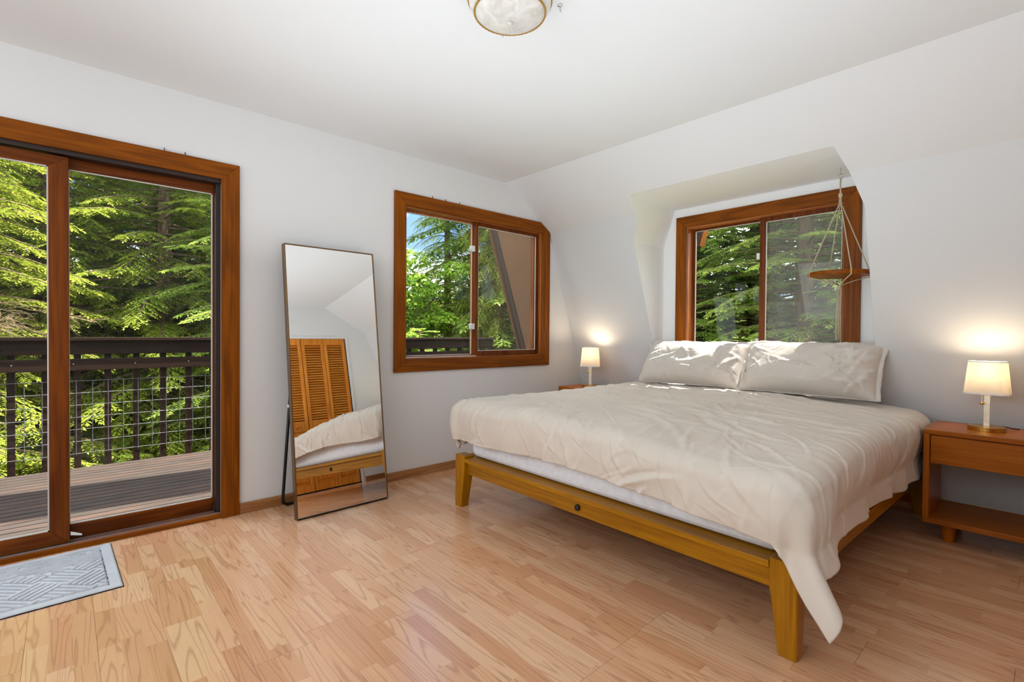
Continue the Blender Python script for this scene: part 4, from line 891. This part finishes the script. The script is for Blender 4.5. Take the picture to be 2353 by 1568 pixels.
def maple(seed=11):
    rs = np.random.RandomState(seed); n = 26000
    # leaves on shells of rounded clumps
    nc = 90; cc = np.stack([rs.normal(0, .75, nc), rs.normal(0, .75, nc), rs.uniform(1.2, 6.5, nc)], -1); cr_ = rs.uniform(.35, 0.75, nc)
    ci = rs.randint(0, nc, n); d = rs.normal(0, 1, (n, 3)); d /= np.linalg.norm(d, axis=1, keepdims=True); d[:, 2] = np.abs(d[:, 2])*0.8-0.25
    P_ = cc[ci]+d*(cr_[ci]*rs.uniform(.55, 1, n)**0.6)[:, None]
    nrm = d+rs.normal(0, .5, (n, 3))+np.array([0, 0, .8]); nrm /= np.linalg.norm(nrm, axis=1, keepdims=True)
    a = np.cross(nrm, rs.normal(0, 1, (n, 3))); a /= np.linalg.norm(a, axis=1, keepdims=True); b = np.cross(nrm, a); sz = rs.uniform(.07, .12, n)[:, None]
    pat = [(0, -.5), (.22, -.12), (.55, -.05), (.26, .12), (.30, .42), (0, .62), (-.30, .42), (-.26, .12), (-.55, -.05), (-.22, -.12)]
    V = np.empty((n, 10, 3))
    for i, (p_, q) in enumerate(pat): V[:, i] = P_+a*sz*p_+b*sz*q
    mixv = np.clip(rs.normal(.5, .25, n), 0, 1)[:, None]; col = np.array(S(92, 146, 34)[:3])*(1-mixv)+np.array(S(196, 220, 84)[:3])*mixv
    fm = quick_mesh('maple_foliage', V.reshape(-1, 3), np.arange(n*10).reshape(-1, 10), M['leaf'], False, np.repeat(col, 10, 0))
    tm = MB().tube([(0, 0, 0), (0.05, 0, 1.5), (0, .05, 3.2), (0, 0, 5.5)], [0.16, 0.13, 0.10, 0.03], 9)
    for c in cc[:40]: tm.tube([(0, 0, max(.8, c[2]*0.55)), tuple(c*np.array((.5, .5, .85))), tuple(c)], [0.04, 0.025, 0.008], 5, False)
    tmesh = tm.mesh('maple_trunk', True); tmesh.materials.append(M['bark']); protos['maple'] = (fm, tmesh)
maple()
def mtree(label, x, y, s, rz, dz=0):
    f, tmesh = protos['maple']; r = thing('maple_tree', label, 'tree', (x, y, zg(x, y)+dz-0.05), rz); r.scale = (s, s, s)
    a = link('foliage', f, None, r); a['kind'] = 'stuff'; link('trunk', tmesh, None, r); return r
GD = 'conifers beyond the deck'
# beyond the sliding door
tree('hemlock', 'bright lime green hemlock with long boughs behind the deck railing', -4.9, 6.6, 1.0, 0.4)
tree('hemlock', 'lime green hemlock boughs seen in the middle of the glass door', -1.9, 8.2, 1.05, 2.2)
tree('fir', 'blue-green fir bough reaching in at the right of the glass door', -0.4, 6.6, 0.85, 4.0)
for x, y, s, r in ((-3.4, 11.5, 1.1, 1.0), (-7.6, 9.5, 1.1, 3.0), (0.6, 11.0, 1.1, 5.1), (-3.5, 8.8, .95, 4.2), (-1.0, 9.6, 1.0, 0.7), (-5.6, 9.4, 1.05, 5.5)): tree('hemlock', 'green hemlock in the second row behind the deck', x, y, s, r, GD)
for x, y, s, r in ((-4.2, 6.0, .75, .3), (-2.6, 5.7, .62, 1.9), (-1.2, 6.3, .7, 4.4), (-6.0, 5.8, .7, 2.8)): tree('young_fir', 'young lime green fir low behind the wire mesh of the deck railing', x, y, s, r, 'young firs below the deck')
# beyond the gable window
mtree('bright yellow-green maple at the left of the gable window', 4.02, 9.6, 1.0, 0.4)
tree('young_fir', 'pale green young fir just above the deck rail in the gable window', 2.2, 5.6, 1.08, 1.2)
for x, y, s, r in ((7.7, 12.6, 1.05, .5), (8.6, 10.6, 1.0, 2.5)): tree('cedar', 'drooping olive green cedar in the gable window', x, y, s, r, 'cedars outside the gable window')
tree('cedar', 'tall drooping cedar beside the brown roof overhang', 6.4, 8.0, 0.95, 3.9)
# beyond the dormer window
tree('fir', 'dark green fir with a bare pale trunk at the left of the dormer window', 9.6, 3.6, 1.1, 1.0)
tree('fir', 'hazy fir behind the screened half of the dormer window', 8.4, 0.2, 1.05, 2.6)
tree('fir', 'tall fir in the middle of the dormer window', 11.0, 1.9, 1.15, 5.0)
for x, y, s, r in ((6.0, 1.75, .95, .2), (6.3, 0.6, .9, 2.0), (5.4, -0.5, .85, 4.0)): tree('young_fir', 'bright green young fir low outside the dormer window', x, y, s, r, 'young firs outside the dormer')
# the forest behind
random.seed(3)
for i in range(30):
    a = math.radians(-32+i*4.8+random.uniform(-1.5, 1.5)); d = random.uniform(16.5, 20.5); x, y = CAM.x+d*math.cos(a), CAM.y+d*math.sin(a)
    az_ = math.degrees(math.atan2(y-CAM.y, x-CAM.x))
    s = random.uniform(.8, 1.05)
    if 50.5 < az_ < 66: s = 0.34
    if not 5 < az_ < 103: continue
    where = 'behind the deck railing' if az_ > 70 else 'beyond the gable window' if az_ > 38 else 'beyond the dormer window'
    tree('far_fir', 'dark green fir in the dense forest far '+where, x, y, s, random.uniform(0, 6), 'distant firs '+where)
# dead twigs at the lower left of the door
db = MB(); random.seed(12)
def twig(p, d, l, r, n):
    q = p+d*l; db.tube([p, p+d*l*0.5+Vector((random.uniform(-1, 1), random.uniform(-1, 1), random.uniform(-1, 1)))*l*0.06, q], [r, r*0.75, r*0.5], 4, False)
    if n:
        for _ in range(4):
            t_ = random.uniform(.25, 1); dd_ = (d+Vector((random.uniform(-1, 1), random.uniform(-1, 1), random.uniform(-.9, .6)))*0.8).normalized(); twig(p+d*l*t_, dd_, l*random.uniform(.4, .65), r*0.55, n-1)
for k in range(4): twig(Vector((-4.6+0.2*k, 5.2+0.3*k, 1.05+0.16*k)), Vector((random.uniform(.4, .9), -0.3, random.uniform(-.2, .25))).normalized(), 0.75, 0.008, 3)
do = obj('dead_branch', db, M['deadwood'], origin=(-4.5, 5.2, 1.0)); tag(do, 'bare brown dead twigs at the lower left of the glass door', 'branch')
